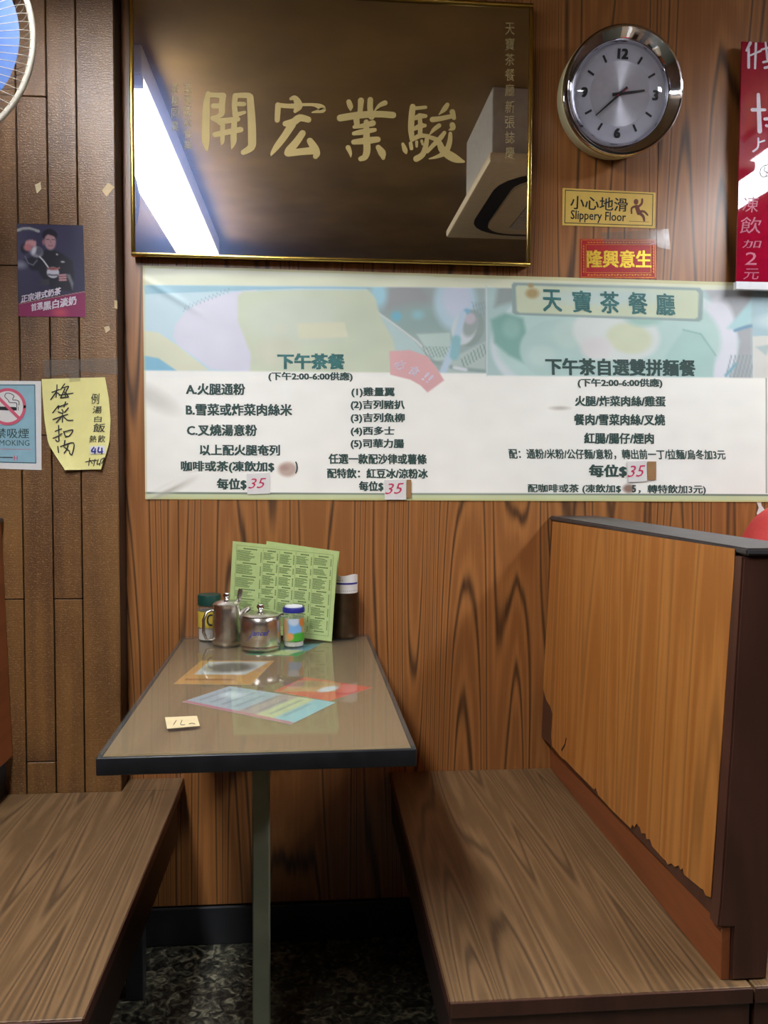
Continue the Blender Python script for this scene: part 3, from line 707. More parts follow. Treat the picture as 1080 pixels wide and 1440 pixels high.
for K, off_, sc_ in ((K1, (275, 120), 10.8), (K2, (375, 125), 12.0), (K3, (465, 130), 10.8), (K4, (560, 135), 10.8)):
    strokes('lettering', K, off_, sc_, frame_fn(MY+0.002), M['goldpaint'], ms, lift=0.0006)
def column(s, x, y0, y1, wpx, pl, mat, parent, bold=0.0, slant=0.0, name='lettering'):
    h = (y1-y0)/len(s)
    for i, ch in enumerate(s):
        yb = y0+h*(i+1)-h*0.12; xx = x+slant*i
        lettering(ch, pl, (xx-wpx/2, yb), (xx+wpx/2, yb), h*0.8, mat, parent, bold, name=name)
mg = frame_fn(MY+0.0018)
column('荃灣區飲食業', 264, 116, 212, 11, mg, M['faintgold'], ms)
column('茶樓同業', 246, 116, 186, 10, mg, M['faintgold'], ms)
column('天寶茶餐廳', 717, 30, 138, 13, mg, M['faintgold'], ms)
column('新張誌慶', 717, 140, 226, 13, mg, M['faintgold'], ms)

# ================================================================== WALL CLOCK
cc = on(872, 127, 1, -0.075); cr_ = 0.151
ck = empty('wall_clock', (cc[0], -0.001, cc[2])); ck.rotation_euler = (R(100), 0, 0); ck.location.y = -0.001-0.151*math.sin(R(10))   # local +z points into the room
tag(ck, 'round wall clock with a chrome bezel and silver dial, showing twenty to three', 'clock')
lathe('case', [(0, 0), (cr_*0.93, 0), (cr_*0.97, 0.004), (cr_*1.0, 0.05), (cr_*1.0, 0.062), (cr_*0.985, 0.066)], M['creamplastic'], ck, 72)
lathe('bezel', [(cr_*0.985, 0.060), (cr_*1.0, 0.066), (cr_*0.995, 0.074), (cr_*0.97, 0.079), (cr_*0.94, 0.080), (cr_*0.91, 0.076), (cr_*0.82, 0.067), (cr_*0.765, 0.056), (cr_*0.755, 0.048)], M['chrome'], ck, 96)
lathe('dial', [(0, 0.0475), (cr_*0.80, 0.0475), (cr_*0.80, 0.044), (0, 0.044)], M['dial'], ck, 96)
lathe('dial_centre', [(0, 0.0482), (cr_*0.50, 0.0482), (cr_*0.50, 0.0477)], M['brushed'], ck, 96)
def ckmesh(polys, mat, z=0.0490, name='mark', dz=0.001):
    bm = bmesh.new()
    for P in polys:
        a = [bm.verts.new((x, y, z)) for x, y in P]; b = [bm.verts.new((x, y, z+dz)) for x, y in P]
        bm.faces.new(b); bm.faces.new(a[::-1])
        for i in range(len(P)): bm.faces.new((a[i], a[(i+1) % len(P)], b[(i+1) % len(P)], b[i]))
    bmesh.ops.recalc_face_normals(bm, faces=bm.faces)
    return bobj(name, bm, mat, ck)
def bar(ang, r0, r1, w0, w1=None):
    a = R(ang); d = np.array([math.sin(a), math.cos(a)]); n = np.array([d[1], -d[0]]); w1 = w1 or w0
    return [tuple(d*r0-n*w0/2), tuple(d*r1-n*w1/2), tuple(d*r1+n*w1/2), tuple(d*r0+n*w0/2)]
for h in range(12):
    if h % 3: ckmesh([bar(h*30, cr_*0.53, cr_*0.65, 0.0052)], M['ink'], 0.0476, 'hour_mark')
for s_, a in (('12', 0), ('3', 90), ('6', 180), ('9', 270)):
    me = glyphs(s_, 0.06); co = np.empty(len(me.vertices)*3); me.vertices.foreach_get('co', co); co = co.reshape(-1, 3)
    mn, mx_ = co.min(0), co.max(0); s0 = 0.024/(mx_[1]-mn[1]); zz_ = co[:, 2]*1.0; co = (co-(mn+mx_)/2)*s0; co[:, 2] = zz_
    co[:, 0] += math.sin(R(a))*cr_*0.60; co[:, 1] += math.cos(R(a))*cr_*0.60; co[:, 2] = 0.0486+co[:, 2]*0.02
    me.vertices.foreach_set('co', co.ravel()); me.update(); link('numeral', me, M['ink'], ck)
ckmesh([bar(81, -0.02, 0.062, 0.0075, 0.004)], M['ink'], 0.0500, 'hour_hand')
ckmesh([bar(228, -0.022, 0.079, 0.0065, 0.003)], M['ink'], 0.0515, 'minute_hand')
ckmesh([bar(236, -0.022, 0.012, 0.0015)], M['redink'], 0.053, 'second_hand')
lathe('hub', [(0.0045, 0.0488), (0.0045, 0.0545), (0, 0.0545)], M['ink'], ck, 20)
lathe('glass', [(cr_*0.762, 0.056), (cr_*0.74, 0.060), (cr_*0.6, 0.0675), (cr_*0.35, 0.0725), (cr_*0.12, 0.0745), (0, 0.0747)], M['domeglass'], ck, 72)

# ================================================================== SLIPPERY FLOOR STICKER
def sheet(name, quad, y, mat, label, cat, th=0.0008):
    """a flat sheet on the wall at depth y; returns its empty and the plane function of its face"""
    P = [on(*q, 1, y) for q in quad]; c = sum(P)/len(P)
    t = empty(name, (c[0], y, c[2])); tag(t, label, cat)
    patch('sheet', quad, frame_fn(y), mat, t, th)
    return t, frame_fn(y, th+0.0003)
WY = -0.0006
sg, sp = sheet('warning_sticker', [(791, 264.5), (922, 271), (921, 321), (790.5, 317)], WY, M['yellowsign'], 'yellow slippery floor warning sticker below the clock', 'sticker')
lettering('小心地滑', sp, (801.5, 294), (882, 298), 19, M['ink'], sg, 0.012)
lettering('Slippery Floor', sp, (802, 312), (879.6, 315.5), 16.5, M['ink'], sg, 0.012)
s57 = lambda L_: [[(p[0], p[1], p[2]) for p in st_] for st_ in L_]
strokes('falling_figure', [[(706, 245, 36), (706, 255, 36)], [(755, 230, 16), (750, 265, 18), (715, 295, 20)], [(705, 285, 20), (672, 300, 15), (670, 342, 13)], [(712, 290, 34), (728, 340, 34)], [(728, 335, 26), (762, 365, 22), (771, 400, 16)], [(735, 328, 22), (770, 328, 18), (798, 356, 13)], [(650, 405, 3), (810, 412, 3)]],
        (770, 240), 5.684, sp, M['brownink'], sg)
def outline(name, quad, pl, w, mat, parent, lift=0.0):
    q = list(quad)+[quad[0]]
    return strokes(name, [[(a[0], a[1], w), (b[0], b[1], w)] for a, b in zip(q[:-1], q[1:])], (0, 0), 1, pl, mat, parent, lift=lift)
outline('border', [(795, 267.5), (918, 273.5), (917, 317.5), (794, 313.5)], sp, 0.9, M['ink'], sg)

# red and gold blessing banner
rb, rp_ = sheet('blessing_banner', [(816, 336), (922.7, 336.5), (922.7, 392), (815.5, 391)], WY, M['redfoil'], 'small red and gold blessing banner under the yellow sticker', 'banner')
lettering('隆興意生', rp_, (825, 376.5), (916, 377), 25, M['goldfoil'], rb, 0.03)
outline('border', [(817.5, 337.5), (921.3, 338), (921.3, 390.5), (817, 389.8)], rp_, 1.2, M['orangefoil'], rb)
outline('border', [(824, 344), (915, 344.5), (915, 383.8), (823.6, 383.4)], rp_, 0.7, M['orangefoil'], rb)
dots = []
for k in range(22):
    x = 827+k*4.1; dots.append([(x, 386.9, 2.2), (x+1.6, 387.1 if k % 2 else 386.2, 1.6)]); dots.append([(x, 341, 2.0), (x+1.4, 341.4, 1.4)])
for k in range(10):
    yy = 346+k*4; dots.append([(820.3, yy, 2.2), (820.6, yy+1.6, 1.4)]); dots.append([(918.3, yy, 2.2), (918.6, yy+1.6, 1.4)])
strokes('ornament', dots, (0, 0), 1, rp_, M['orangefoil'], rb)
# clear tape over the banner
tp, _ = sheet('sticky_tape', [(845, 327), (940, 322), (943, 351), (928, 349), (924, 345), (850, 343)], WY-0.0024, M['tape'], 'crinkled clear tape across the top of the red banner', 'tape', 0.0003)

# ================================================================== RED HANDWRITTEN BOARD
bp = -0.032
rbx = empty('menu_board', (1.3, 0, 1.69)); tag(rbx, 'crimson acrylic board with white handwriting, cut by the right edge', 'sign')
bx0 = on(1039, 230, 1, bp)[0]; bz1 = on(1043, 58, 1, bp)[2]; bz0 = on(1035, 396, 1, bp)[2]; bzz = on(1035, 407, 1, bp)[2]
box('panel', (bx0, bp, bz0+0.0005), (bx0+0.60, bp+0.005, bz1), M['redacrylic'], rbx, 0.001, True)
box('ledge', (bx0-0.001, bp-0.003, bzz), (bx0+0.601, bp+0.012, bz0), M['white'], rbx, 0.001, True)
for sx in (0.03, 0.55): box('stand_off', (bx0+sx, bp+0.0055, (bz0+bz1)/2-0.02), (bx0+sx+0.02, -0.001, (bz0+bz1)/2+0.02), M['under'], rbx, 0, True)
rf = frame_fn(bp, 0.0004)
for grp in ([[(190, 80, 34), (150, 160, 24)], [(172, 140, 26), (172, 340, 30)], [(190, 212, 18), (300, 165, 22)], [(250, 85, 26), (240, 350, 22)]],
            [[(310, 150, 20), (420, 120, 22)], [(352, 75, 20), (372, 250, 26)], [(328, 285, 24), (420, 262, 24)], [(345, 345, 28), (430, 322, 26)], [(400, 90, 20), (395, 330, 22)]],
            [[(275, 630, 36), (282, 820, 44), (290, 1020, 50)], [(212, 792, 40), (345, 792, 30)], [(345, 890, 34), (420, 885, 34)], [(360, 960, 30), (420, 985, 28)]],
            [[(275, 1095, 20), (270, 1190, 20), (220, 1235, 22)], [(280, 1140, 18), (340, 1120, 18)]]):
    strokes('handwriting', grp, (1030, 50), 7.58, rf, M['whiteink'], rbx)
strokes('handwriting', [[(417, 10, 14), (350, 40, 12), (332, 100, 12), (360, 145, 12), (417, 130, 12)], [(385, 40, 10), (378, 75, 12), (417, 105, 14)], [(417, 60, 8), (395, 130, 8)]], (1025, 230), 7.58, rf, M['cap'], rbx)
for ch, b in (('凍', (150, 350, 315, 520)), ('飲', (120, 570, 345, 745)), ('加', (150, 815, 340, 900)), ('2', (175, 945, 300, 1080)), ('元', (160, 1120, 320, 1235))):
    lettering(ch, rf, (1025+b[0]/7.58, 230+b[3]/7.58), (1025+b[2]/7.58, 230+b[3]/7.58), (b[3]-b[1])/7.58, M['pinkink'], rbx, 0.0, shear=0.12, name='handwriting')

# ================================================================== LONG MENU BANNER
def ripple(x, z):
    """how far the sheet stands off the wall"""
    e = math.exp(-abs(z-1.70)/0.03)*0.5 + math.exp(-abs(z-1.15)/0.02)*0.4
    a = 0.0016+0.0011*math.sin(x*23+1.3*math.sin(z*31))*(0.3+e) + 0.0006*math.sin(x*61+z*40)*e
    d = (x+0.40)*0.5+(z-1.70)*0.85
    a += 0.0028*math.exp(-((d+0.015)/0.008)**2)*math.exp(-((x+0.36)/0.06)**2)
    d2 = -(x+0.34)*0.5+(z-1.18)
    a += 0.0025*math.exp(-((d2)/0.007)**2)*math.exp(-((x+0.36)/0.05)**2)
    return -(a+0.0006)
def mpos(px, py, lift=0.0):
    p = on(px, py, 1, 0.0); p[1] = ripple(p[0], p[2])-lift; return p
mtop = lambda x: 373.5+(x-200)*0.0285
mbot = lambda x: 702+(x-200)*0.0045
def uvpos(u, v):     # u is the photo x at which the column crosses, v in 0..1 of the sheet's height
    return mpos(u, mtop(u)+(mbot(u)-mtop(u))*v)
P = Paint(201, 0, 1150, 1, 520, 240, (250, 247, 238))
soft = lambda d: np.clip(0.5+d/2.4, 0, 1)      # soft edge mask from a signed distance in pixels
YY = mtop(P.x)+(mbot(P.x)-mtop(P.x))*P.y; P.y = YY
pt = lambda y, x: y+(x-200)*0.0085    # local slope of printed horizontals
P.mix(soft(pt(401, P.x)-P.y), (222, 224, 192))
P.ell(600, 378, 480, 9, (222, 222, 208), 8, al=0.7)
pic = lambda x: soft(P.y-pt(401, P.x))*soft(521+(P.x-200)*0.0085-P.y)
def inpic(fn):
    c0 = P.c.copy(); fn(); m = pic(0)[..., None]; P.c = P.c*m+c0*(1-m)
def left_pic():
    P.poly([(190, 395), (683, 395), (683, 540), (190, 540)], (190, 216, 224), 0.1)
    P.noise(5, 3, 30)
    P.poly([(200, 400), (700, 400), (700, 408), (420, 406), (204, 414)], (142, 188, 204), 1.5)
    P.poly([(326, 411), (285, 424), (261, 437), (245, 458), (243, 474), (249, 486), (270, 500), (296, 519), (360, 525), (360, 408)], (214, 212, 226), 3)
    P.poly([(200, 465), (222, 468), (250, 487), (292, 521), (200, 524)], (216, 216, 184), 3)
    P.poly([(200, 500), (222, 504), (248, 522), (200, 524)], (120, 182, 208), 2)
    for k in range(12): P.line([(258+k*5.6, 438-k*2.4), (261+k*5.6, 430-k*2.3)], 0.8, (120, 128, 146), 1.2, 0.7)
    # right blurred table photograph
    P.poly([(515, 404), (683, 404), (683, 525), (560, 525), (530, 440)], (150, 170, 166), 2)
    P.ell(568, 424, 42, 26, (146, 148, 148), 16); P.ell(600, 450, 60, 22, (140, 166, 160), 14)
    P.ell(557, 445, 7, 7, (104, 178, 200), 6); P.ell(587, 443, 8, 6, (138, 190, 196), 8)
    P.ell(640, 425, 30, 40, (176, 206, 218), 10); P.ell(642, 420, 20, 28, (196, 204, 222), 10)
    P.ell(532, 414, 12, 20, (156, 206, 220), 10)
    P.poly([(527, 436), (548, 454), (580, 478), (604, 505), (622, 530), (560, 530), (530, 480)], (178, 204, 200), 2)
    P.line([(528, 438), (556, 458), (585, 480), (604, 500)], 3.0, (206, 214, 208), 2)
    P.poly([(585, 470), (632, 468), (636, 505), (610, 508)], (182, 204, 194), 3)
    P.poly([(632, 505), (682, 480), (682, 528), (625, 528)], (176, 194, 186), 3)
    for k in range(9): P.line([(594+k*4.6, 488), (600+k*4.6, 502)], 1.3, (118, 146, 138), 1.2)
    for k in range(8): P.line([(648+k*4.4, 505-k*3), (652+k*4.4, 516-k*2.5)], 1.6, (116, 142, 134), 1.2)
    P.line([(604, 508), (640, 518), (680, 522)], 5, (136, 158, 152), 3); P.line([(638, 517), (654, 520)], 5, (212, 218, 222), 2)
    P.ell(660, 462, 20, 26, (134, 152, 144), 3, 20); P.ell(652, 462, 17, 24, (204, 212, 214), 3, 20); P.ell(661, 455, 11, 19, (148, 160, 156), 4, 15); P.ell(660, 448, 8, 8, (190, 182, 190), 4)
    P.ell(656, 438, 5, 4, (120, 176, 206), 3)
    P.line([(650, 442), (640, 480), (620, 528)], 10, (182, 204, 220), 3); P.line([(641, 478), (638, 500)], 13, (130, 184, 192), 4)
    for k in range(5): P.line([(664+k*4, 425), (669+k*4, 445)], 1.2, (130, 150, 160), 1.2)
    # toast
    P.poly([(334, 416), (342, 410), (420, 408), (518, 408), (528, 420), (534, 445), (552, 478), (556, 500), (548, 530), (350, 530), (352, 500), (334, 450)], (200, 208, 178), 4)
    P.ell(420, 450, 70, 34, (204, 212, 190), 20); P.ell(500, 470, 34, 40, (196, 206, 178), 16); P.ell(390, 495, 30, 20, (206, 206, 180), 14)
    P.poly([(417, 455), (484, 453), (489, 474), (420, 477)], (216, 214, 182), 2.5); P.ell(394, 462, 10, 6, (210, 212, 188), 6)
def right_pic():
    P.poly([(683.5, 395), (1057, 395), (1057, 545), (683.5, 545)], (168, 198, 194), 0.1)
    P.poly([(700, 400), (740, 400), (720, 425), (695, 432)], (138, 150, 146), 8)
    P.poly([(985, 400), (1057, 400), (1057, 545), (1020, 545), (1040, 480)], (162, 164, 168), 8)
    P.ell(863, 485, 174, 96, (206, 218, 220), 3); P.ell(1010, 480, 26, 60, (222, 222, 230), 6)
    P.ell(855, 480, 158, 84, (178, 210, 202), 5); 
    P.poly([(690, 450), (710, 440), (735, 448), (742, 480), (752, 500), (745, 515), (715, 500), (694, 482)], (116, 168, 154), 6)
    P.ell(718, 462, 12, 14, (136, 184, 170), 8)
    P.ell(782, 492, 52, 42, (172, 204, 196), 4); P.ell(800, 470, 24, 20, (184, 210, 200), 8); P.ell(760, 500, 20, 14, (186, 212, 204), 8)
    P.ell(866, 470, 62, 38, (214, 222, 216), 5, 10); P.ell(884, 476, 32, 21, (206, 214, 178), 6, 10); P.ell(838, 490, 22, 16, (218, 214, 212), 8)
    P.poly([(935, 500), (960, 464), (985, 470), (1005, 500), (1002, 532), (935, 532)], (164, 202, 194), 5)
    P.line([(960, 464), (985, 470), (1006, 500)], 2, (132, 178, 168), 2)
    P.ell(905, 445, 26, 14, (148, 192, 176), 8)
    P.poly([(1022, 462), (1057, 420), (1057, 455), (1034, 464)], (166, 208, 210), 5); P.line([(1033, 465), (1045, 461), (1057, 458)], 4, (92, 140, 176), 3)
    for k in range(7): P.line([(1020+k*5.5, 530), (1028+k*5.5, 500)], 1.6, (124, 146, 148), 1.5); 
    P.line([(1020, 528), (1034, 512)], 4, (112, 166, 182), 3)
    P.poly([(1057.5, 395), (1160, 395), (1160, 475), (1057.5, 478)], (160, 190, 198), 1); P.ell(1090, 452, 30, 10, (190, 212, 214), 8)
    P.poly([(1057.5, 473), (1160, 470), (1160, 545), (1057.5, 545)], (214, 212, 204), 1); P.poly([(1062, 488), (1085, 484), (1076, 500)], (170, 190, 186), 3)
inpic(left_pic)
_p0 = pic
pic = lambda x: soft(P.y-pt(401, P.x))*soft(528.0+(P.x-683)*0.009-P.y)
c0 = P.c.copy(); right_pic(); m_ = (soft(P.x-683)*pic(0))[..., None]; P.c = P.c*m_+c0*(1-m_); P.c = P.c+(np.array([236, 238, 236])-P.c)*0.16*(P.y < 530)[..., None]
P.line([(683, 402), (684, 528)], 2.0, (206, 216, 214), 1)
# pink ribbon
P.poly([(546.7, 494), (575.7, 492.5), (600, 501), (612, 516), (623.5, 535), (600, 552), (590, 542), (576, 534), (547.6, 527)], (226, 176, 176), 1.5)
# plate with the shop's name
P.poly([(722, 397.5), (984, 405), (988.5, 410), (987, 449), (983, 452.5), (725, 443), (720, 440), (719, 401)], (150, 170, 166), 1.5)
P.poly([(727, 401.5), (978, 408.5), (982, 412), (981, 446), (977, 448.5), (730, 440), (726, 437), (725, 404)], (206, 214, 184), 1.5)
P.ell(850, 418, 80, 12, (196, 214, 206), 10); P.ell(748, 413, 9, 7, (168, 138, 88), 5, al=0.8); P.ell(746, 402, 4, 3, (176, 150, 104), 3); 
# bottom rule and border
P.mix(soft(P.y-693.6-(P.x-205)*0.0035), (206, 212, 168)); P.mix(soft(P.y-mbot(P.x)+2.2), (204, 198, 134))
P.mix(np.clip(1.6-np.abs(P.y-693.2-(P.x-205)*0.0035), 0, 1), (112, 128, 110))
P.mix(((P.x > 1076.5) & (P.x < 1078.5) & (P.y > 532) & (P.y < 694)).astype(float), (150, 156, 144))
P.mix((P.y < mtop(P.x)+4).astype(float)*0.6, (204, 196, 134)); P.mix((P.x < 204).astype(float)*0.5, (204, 196, 134))
P.ell(215, 560, 30, 12, (206, 202, 190), 14, 30, 0.6); P.ell(786, 574, 12, 2.5, (204, 198, 186), 3); P.ell(402, 660, 13, 10, (198, 172, 158), 5); P.ell(398, 658, 6, 4, (180, 150, 138), 4); P.ell(883, 687, 8, 6, (150, 122, 108), 4)
P.ell(235, 688, 30, 6, (212, 208, 196), 8, -25, 0.8)
P.noise(3, 8, 12)
c_ = P.c; yraw = np.linspace(0, 1, 240)[:, None]*np.ones((1, 520))
mn = empty('menu_banner', tuple(on(640, 700, 1, 0.0))); tag(mn, 'long pale afternoon tea menu banner with food pictures on the wood wall', 'menu')
P.y = yraw
P.mesh('sheet', lambda u, v: uvpos(u + (3.5*v*(1-(u-201)/949)), v), M['print'], mn)
mf = lambda px, py: on(px, py, 1, 0.0)
def mlift(out):
    o = out.copy()
    for i in range(len(o)): o[i, 1] = ripple(o[i, 0], o[i, 2])-0.0007
    return o
def ml(s, x0, x1, y0, y1, mat=None, bold=0.022, dy=None):
    sl = (x1-x0)*0.004 if dy is None else dy
    return lettering(s, mf, (x0, y1), (x1, y1+sl), y1-y0, mat or M['greenink'], mn, bold*1.5, lift=mlift)
ml('下午茶餐', 390, 485, 497, 519.5, M['tealink'], 0.03)
ml('(下午2:00-6:00供應)', 377.5, 496, 523, 536.5)
ml('A.火腿通粉', 261.7, 345, 539, 555.5)
ml('B.雪菜或炸菜肉絲米', 261.7, 411, 567.5, 584.5)
ml('C.叉燒湯意粉', 263, 361.7, 596.5, 613)
ml('以上配火腿奄列', 281, 394, 625, 640.5)
ml('咖啡或茶(凍飲加$', 254.6, 386, 648, 665)
ml(')', 415, 419, 649, 666)
ml('每位$', 305, 347, 672.5, 689, None, 0.024)
ml('(1)雞量翼', 494, 555, 544.6, 559)
ml('(2)吉列豬扒', 493, 569, 562.5, 577)
ml('(3)吉列魚柳', 493, 569, 580.8, 595.4)
ml('(4)西多士', 493, 554.6, 599.6, 613.5)
ml('(5)司華力腸', 493, 568, 617, 631.7)
ml('任選一款配沙律或薯條', 462, 600, 638, 652.5)
ml('配特飲：紅豆冰/涼粉冰', 460, 601.7, 658.5, 672.5)
ml('每位$', 504.6, 539, 676.5, 691, None, 0.024)
ml('下午茶自選雙拼麵餐', 766.7, 977.8, 503.5, 527.5, None, 0.025, 2.2)
ml('(下午2:00-6:00供應)', 812, 931, 532, 545.5)
ml('火腿/炸菜肉絲/雞蛋', 808, 935.6, 556.5, 571.5)
ml('餐肉/雪菜肉絲/叉燒', 806.7, 934.7, 582, 598)
ml('紅腸/腸仔/煙肉', 821, 919, 608.5, 624)
ml('配：通粉/米粉/公仔麵/意粉，轉出前一丁/拉麵/烏冬加3元', 716, 1020, 631, 645.5, None, 0.016)
ml('每位$', 827.6, 881, 653, 671.5, None, 0.026)
ml('配咖啡或茶 (凍飲加$', 742, 873, 680.5, 694, None, 0.015)
ml('5', 888, 894, 682, 692.5); ml('，轉特飲加3元)', 897, 992, 681.5, 695.5, None, 0.015)
for ch, a in (('天', 762), ('寶', 804), ('茶', 843), ('餐', 882.5), ('廳', 921)):
    k = (a-762)*0.028
    lettering(ch, mf, (a, 438+k*1.2), (a+27, 438.8+k*1.2), 31, M['tealink'], mn, 0.022, shear=-0.10, lift=mlift)
for ch, x, y in (('必', 553, 516.5), ('食', 573, 525), ('!!', 593, 534)):
    lettering(ch, mf, (x, y), (x+(13 if ch != '!!' else 9), y+6), 14, M['whiteink'], mn, 0.015, shear=0.2, lift=mlift)

# price tags stuck on the banner
def tagp(quad, txt, bbox, label, tapeq=None):
    q0 = [mf(*q) for q in quad]; c = sum(q0)/4
    t = empty('price_tag', (c[0], -0.005, c[2])); tag(t, label, 'price tag', 'price tags on the menu banner')
    fl = frame_fn(0.0, 0.0048)
    patch('paper', quad, fl, M['paper'], t, 0.0004)
    if tapeq: patch('tape', tapeq, fl, M['tapebrown'], t, 0.0003)
    lettering(txt, frame_fn(0.0, 0.0056), (bbox[0], bbox[3]), (bbox[2], bbox[3]-1), bbox[3]-bbox[1], M['redink'], t, 0.0, shear=0.28, name='handwriting')
tagp([(347, 666), (379.6, 665), (380, 694), (348, 695)], '35', (352, 673, 373, 687), 'white price tag with red 35, leftmost on the menu banner')
tagp([(540, 675), (571, 674), (571, 702.5), (541, 702.5)], '35', (544, 680, 566, 695), 'white price tag with red 35 and a tape end, bottom centre of the menu banner', [(571.3, 674.5), (578, 674.5), (578, 700), (571.3, 700)])
tagp([(881, 649), (908, 648), (909, 677), (883, 678)], '35', (884, 655, 905, 671), 'white price tag with red 35 beside brown tape, right part of the menu banner', [(909.3, 649), (921.5, 649), (921.5, 675), (909.3, 675)])

# ================================================================== PAPERS ON THE PLANK COLUMN
PW = PY-0.0006
# poster of a man pouring milk tea
ps = empty('poster', tuple(on(72, 445, 1, PW))); tag(ps, 'dark milk tea poster with a man in black pouring from a pot, on the planks', 'poster')
Pp = Paint(0, 0, 120, 150, 121, 151, (50, 46, 74))          # crop coordinates / 9, origin (10, 305)
Pp.ell(15, 45, 26, 50, (74, 70, 96), 30); Pp.ell(60, 30, 30, 30, (58, 54, 84), 30); Pp.poly([(85, 0), (120, 0), (120, 100), (88, 100)], (44, 42, 72), 20)
Pp.line([(14, 18), (22, 15.5), (31, 15), (44, 18.5)], 4.2, (170, 170, 168), 1.5); Pp.line([(20, 18), (30, 17), (38, 18.5)], 1.6, (86, 92, 96), 1)
Pp.poly([(48, 48), (56, 44), (66, 45), (78, 50), (92, 60), (94, 80), (92, 104), (60, 100), (44, 78), (40, 60)], (32, 32, 44), 4)
Pp.poly([(22, 60), (40, 52), (52, 52), (50, 76), (32, 74)], (34, 34, 48), 4)
Pp.ell(60, 24, 10.5, 9, (26, 22, 32), 2.5); Pp.ell(60.5, 33, 8.4, 12, (182, 140, 146), 2.5); Pp.poly([(50, 26), (52, 19), (64, 17), (71, 22), (69, 26), (58, 22.5)], (26, 22, 32), 2)
Pp.line([(55, 30), (59, 30)], 1.0, (70, 46, 56), 1); Pp.line([(63, 30), (67, 30)], 1.0, (70, 46, 56), 1); Pp.line([(61, 31), (61.5, 35)], 0.9, (150, 104, 112), 1); Pp.line([(58, 38.5), (61, 39.3), (64, 38.3)], 1.0, (150, 74, 84), 1); Pp.ell(51, 34, 2, 4, (160, 112, 120), 2)
Pp.ell(23, 44, 5.5, 7, (38, 38, 52), 3)
Pp.ell(40, 48, 10, 8, (150, 150, 160), 3, 20); Pp.ell(44, 47, 5, 6, (92, 92, 108), 3); Pp.ell(37, 46, 3, 6, (214, 214, 222), 2, 20)
for k in range(4): Pp.ell(27+k*3.6, 35+abs(k-1.5)*1.2, 2.6, 5.0, (206, 150, 154), 1.6, 10)
Pp.ell(28, 42, 6, 5, (196, 124, 130), 3); 
Pp.line([(24, 55), (28, 64), (35, 67), (41, 60)], 1.6, (120, 122, 136), 1.5)
Pp.line([(45, 55), (50, 60), (55, 67), (59, 73)], 2.0, (226, 222, 224), 1.2)
Pp.ell(63.5, 77, 9, 8, (206, 204, 214), 1.6); Pp.line([(57, 80), (63, 81), (70, 80.5)], 2.2, (96, 92, 104), 1.5); Pp.ell(63, 71.5, 8, 2, (150, 86, 84), 1.5)
for k in range(3): Pp.line([(73, 81+k*3.4), (82, 80+k*3.6)], 2.8, (202, 146, 148), 1.5)
Pp.line([(68, 73), (73, 70)], 2, (190, 110, 116), 1.5); Pp.poly([(82, 79), (88, 79), (93, 92), (91, 102), (88, 92)], (112, 112, 120), 2.5)
Pp.ell(70, 51, 1.6, 1.3, (190, 184, 176), 1); Pp.ell(78, 61.5, 3, 1.4, (180, 176, 176), 1); Pp.ell(17, 67, 8, 5, (140, 142, 160), 7); Pp.poly([(45, 87), (58, 87), (58, 95), (45, 95)], (62, 58, 66), 3)
Pp.poly([(0, 126), (120, 102), (120, 160), (0, 160)], (138, 34, 84), 0.8); Pp.line([(0, 125.4), (120, 101.4)], 0.9, (206, 150, 130), 0.8); Pp.ell(72, 134, 10, 6, (186, 70, 92), 7)
_C = [on(*q, 1, PW) for q in ((23.5, 314.5), (117, 317), (120.5, 446), (26, 445))]
def ppos(x, y, lift=0.0008):
    u = (x-12.6)/(109-12.6)/1.0; v = (y-8.5)/(140.5-8.5)
    p = (_C[0]*(1-u)+_C[1]*u)*(1-v)+(_C[3]*(1-u)+_C[2]*u)*v; p = p.copy(); p[1] = PW-lift; return p
# trim the painting to the poster's own area
sx, sy = slice(13, 110), slice(9, 142)
Pp.x = np.clip(Pp.x[sy, sx], 12.6, 109); Pp.y = np.clip(Pp.y[sy, sx], 8.5, 140.5); Pp.c = Pp.c[sy, sx]
Pp.mesh('print', ppos, M['print'], ps)
def _quad(bmx, C, y0, y1):
    f = [bmx.verts.new((c[0], y1, c[2])) for c in C]; b = [bmx.verts.new((c[0], y0, c[2])) for c in C]
    bmx.faces.new(f); bmx.faces.new(b[::-1])
    for i in range(4): bmx.faces.new((f[i], b[i], b[(i+1) % 4], f[(i+1) % 4]))
    bmesh.ops.recalc_face_normals(bmx, faces=bmx.faces)
bm = bmesh.new(); _quad(bm, _C, PW, PW-0.0007); bobj('paper', bm, M['under'], ps, True)
pf = frame_fn(PW, 0.0011)
lettering('正宗港式奶茶', pf, (31, 426), (87, 414), 10.5, M['whiteink'], ps, 0.03, shear=0.06)
lettering('首選', pf, (45, 438), (61.5, 434.5), 10.5, M['whiteink'], ps, 0.03, shear=0.1)
lettering('黑白淡奶', pf, (62, 437), (109, 428), 12.5, M['whiteink'], ps, 0.035, shear=0.06)

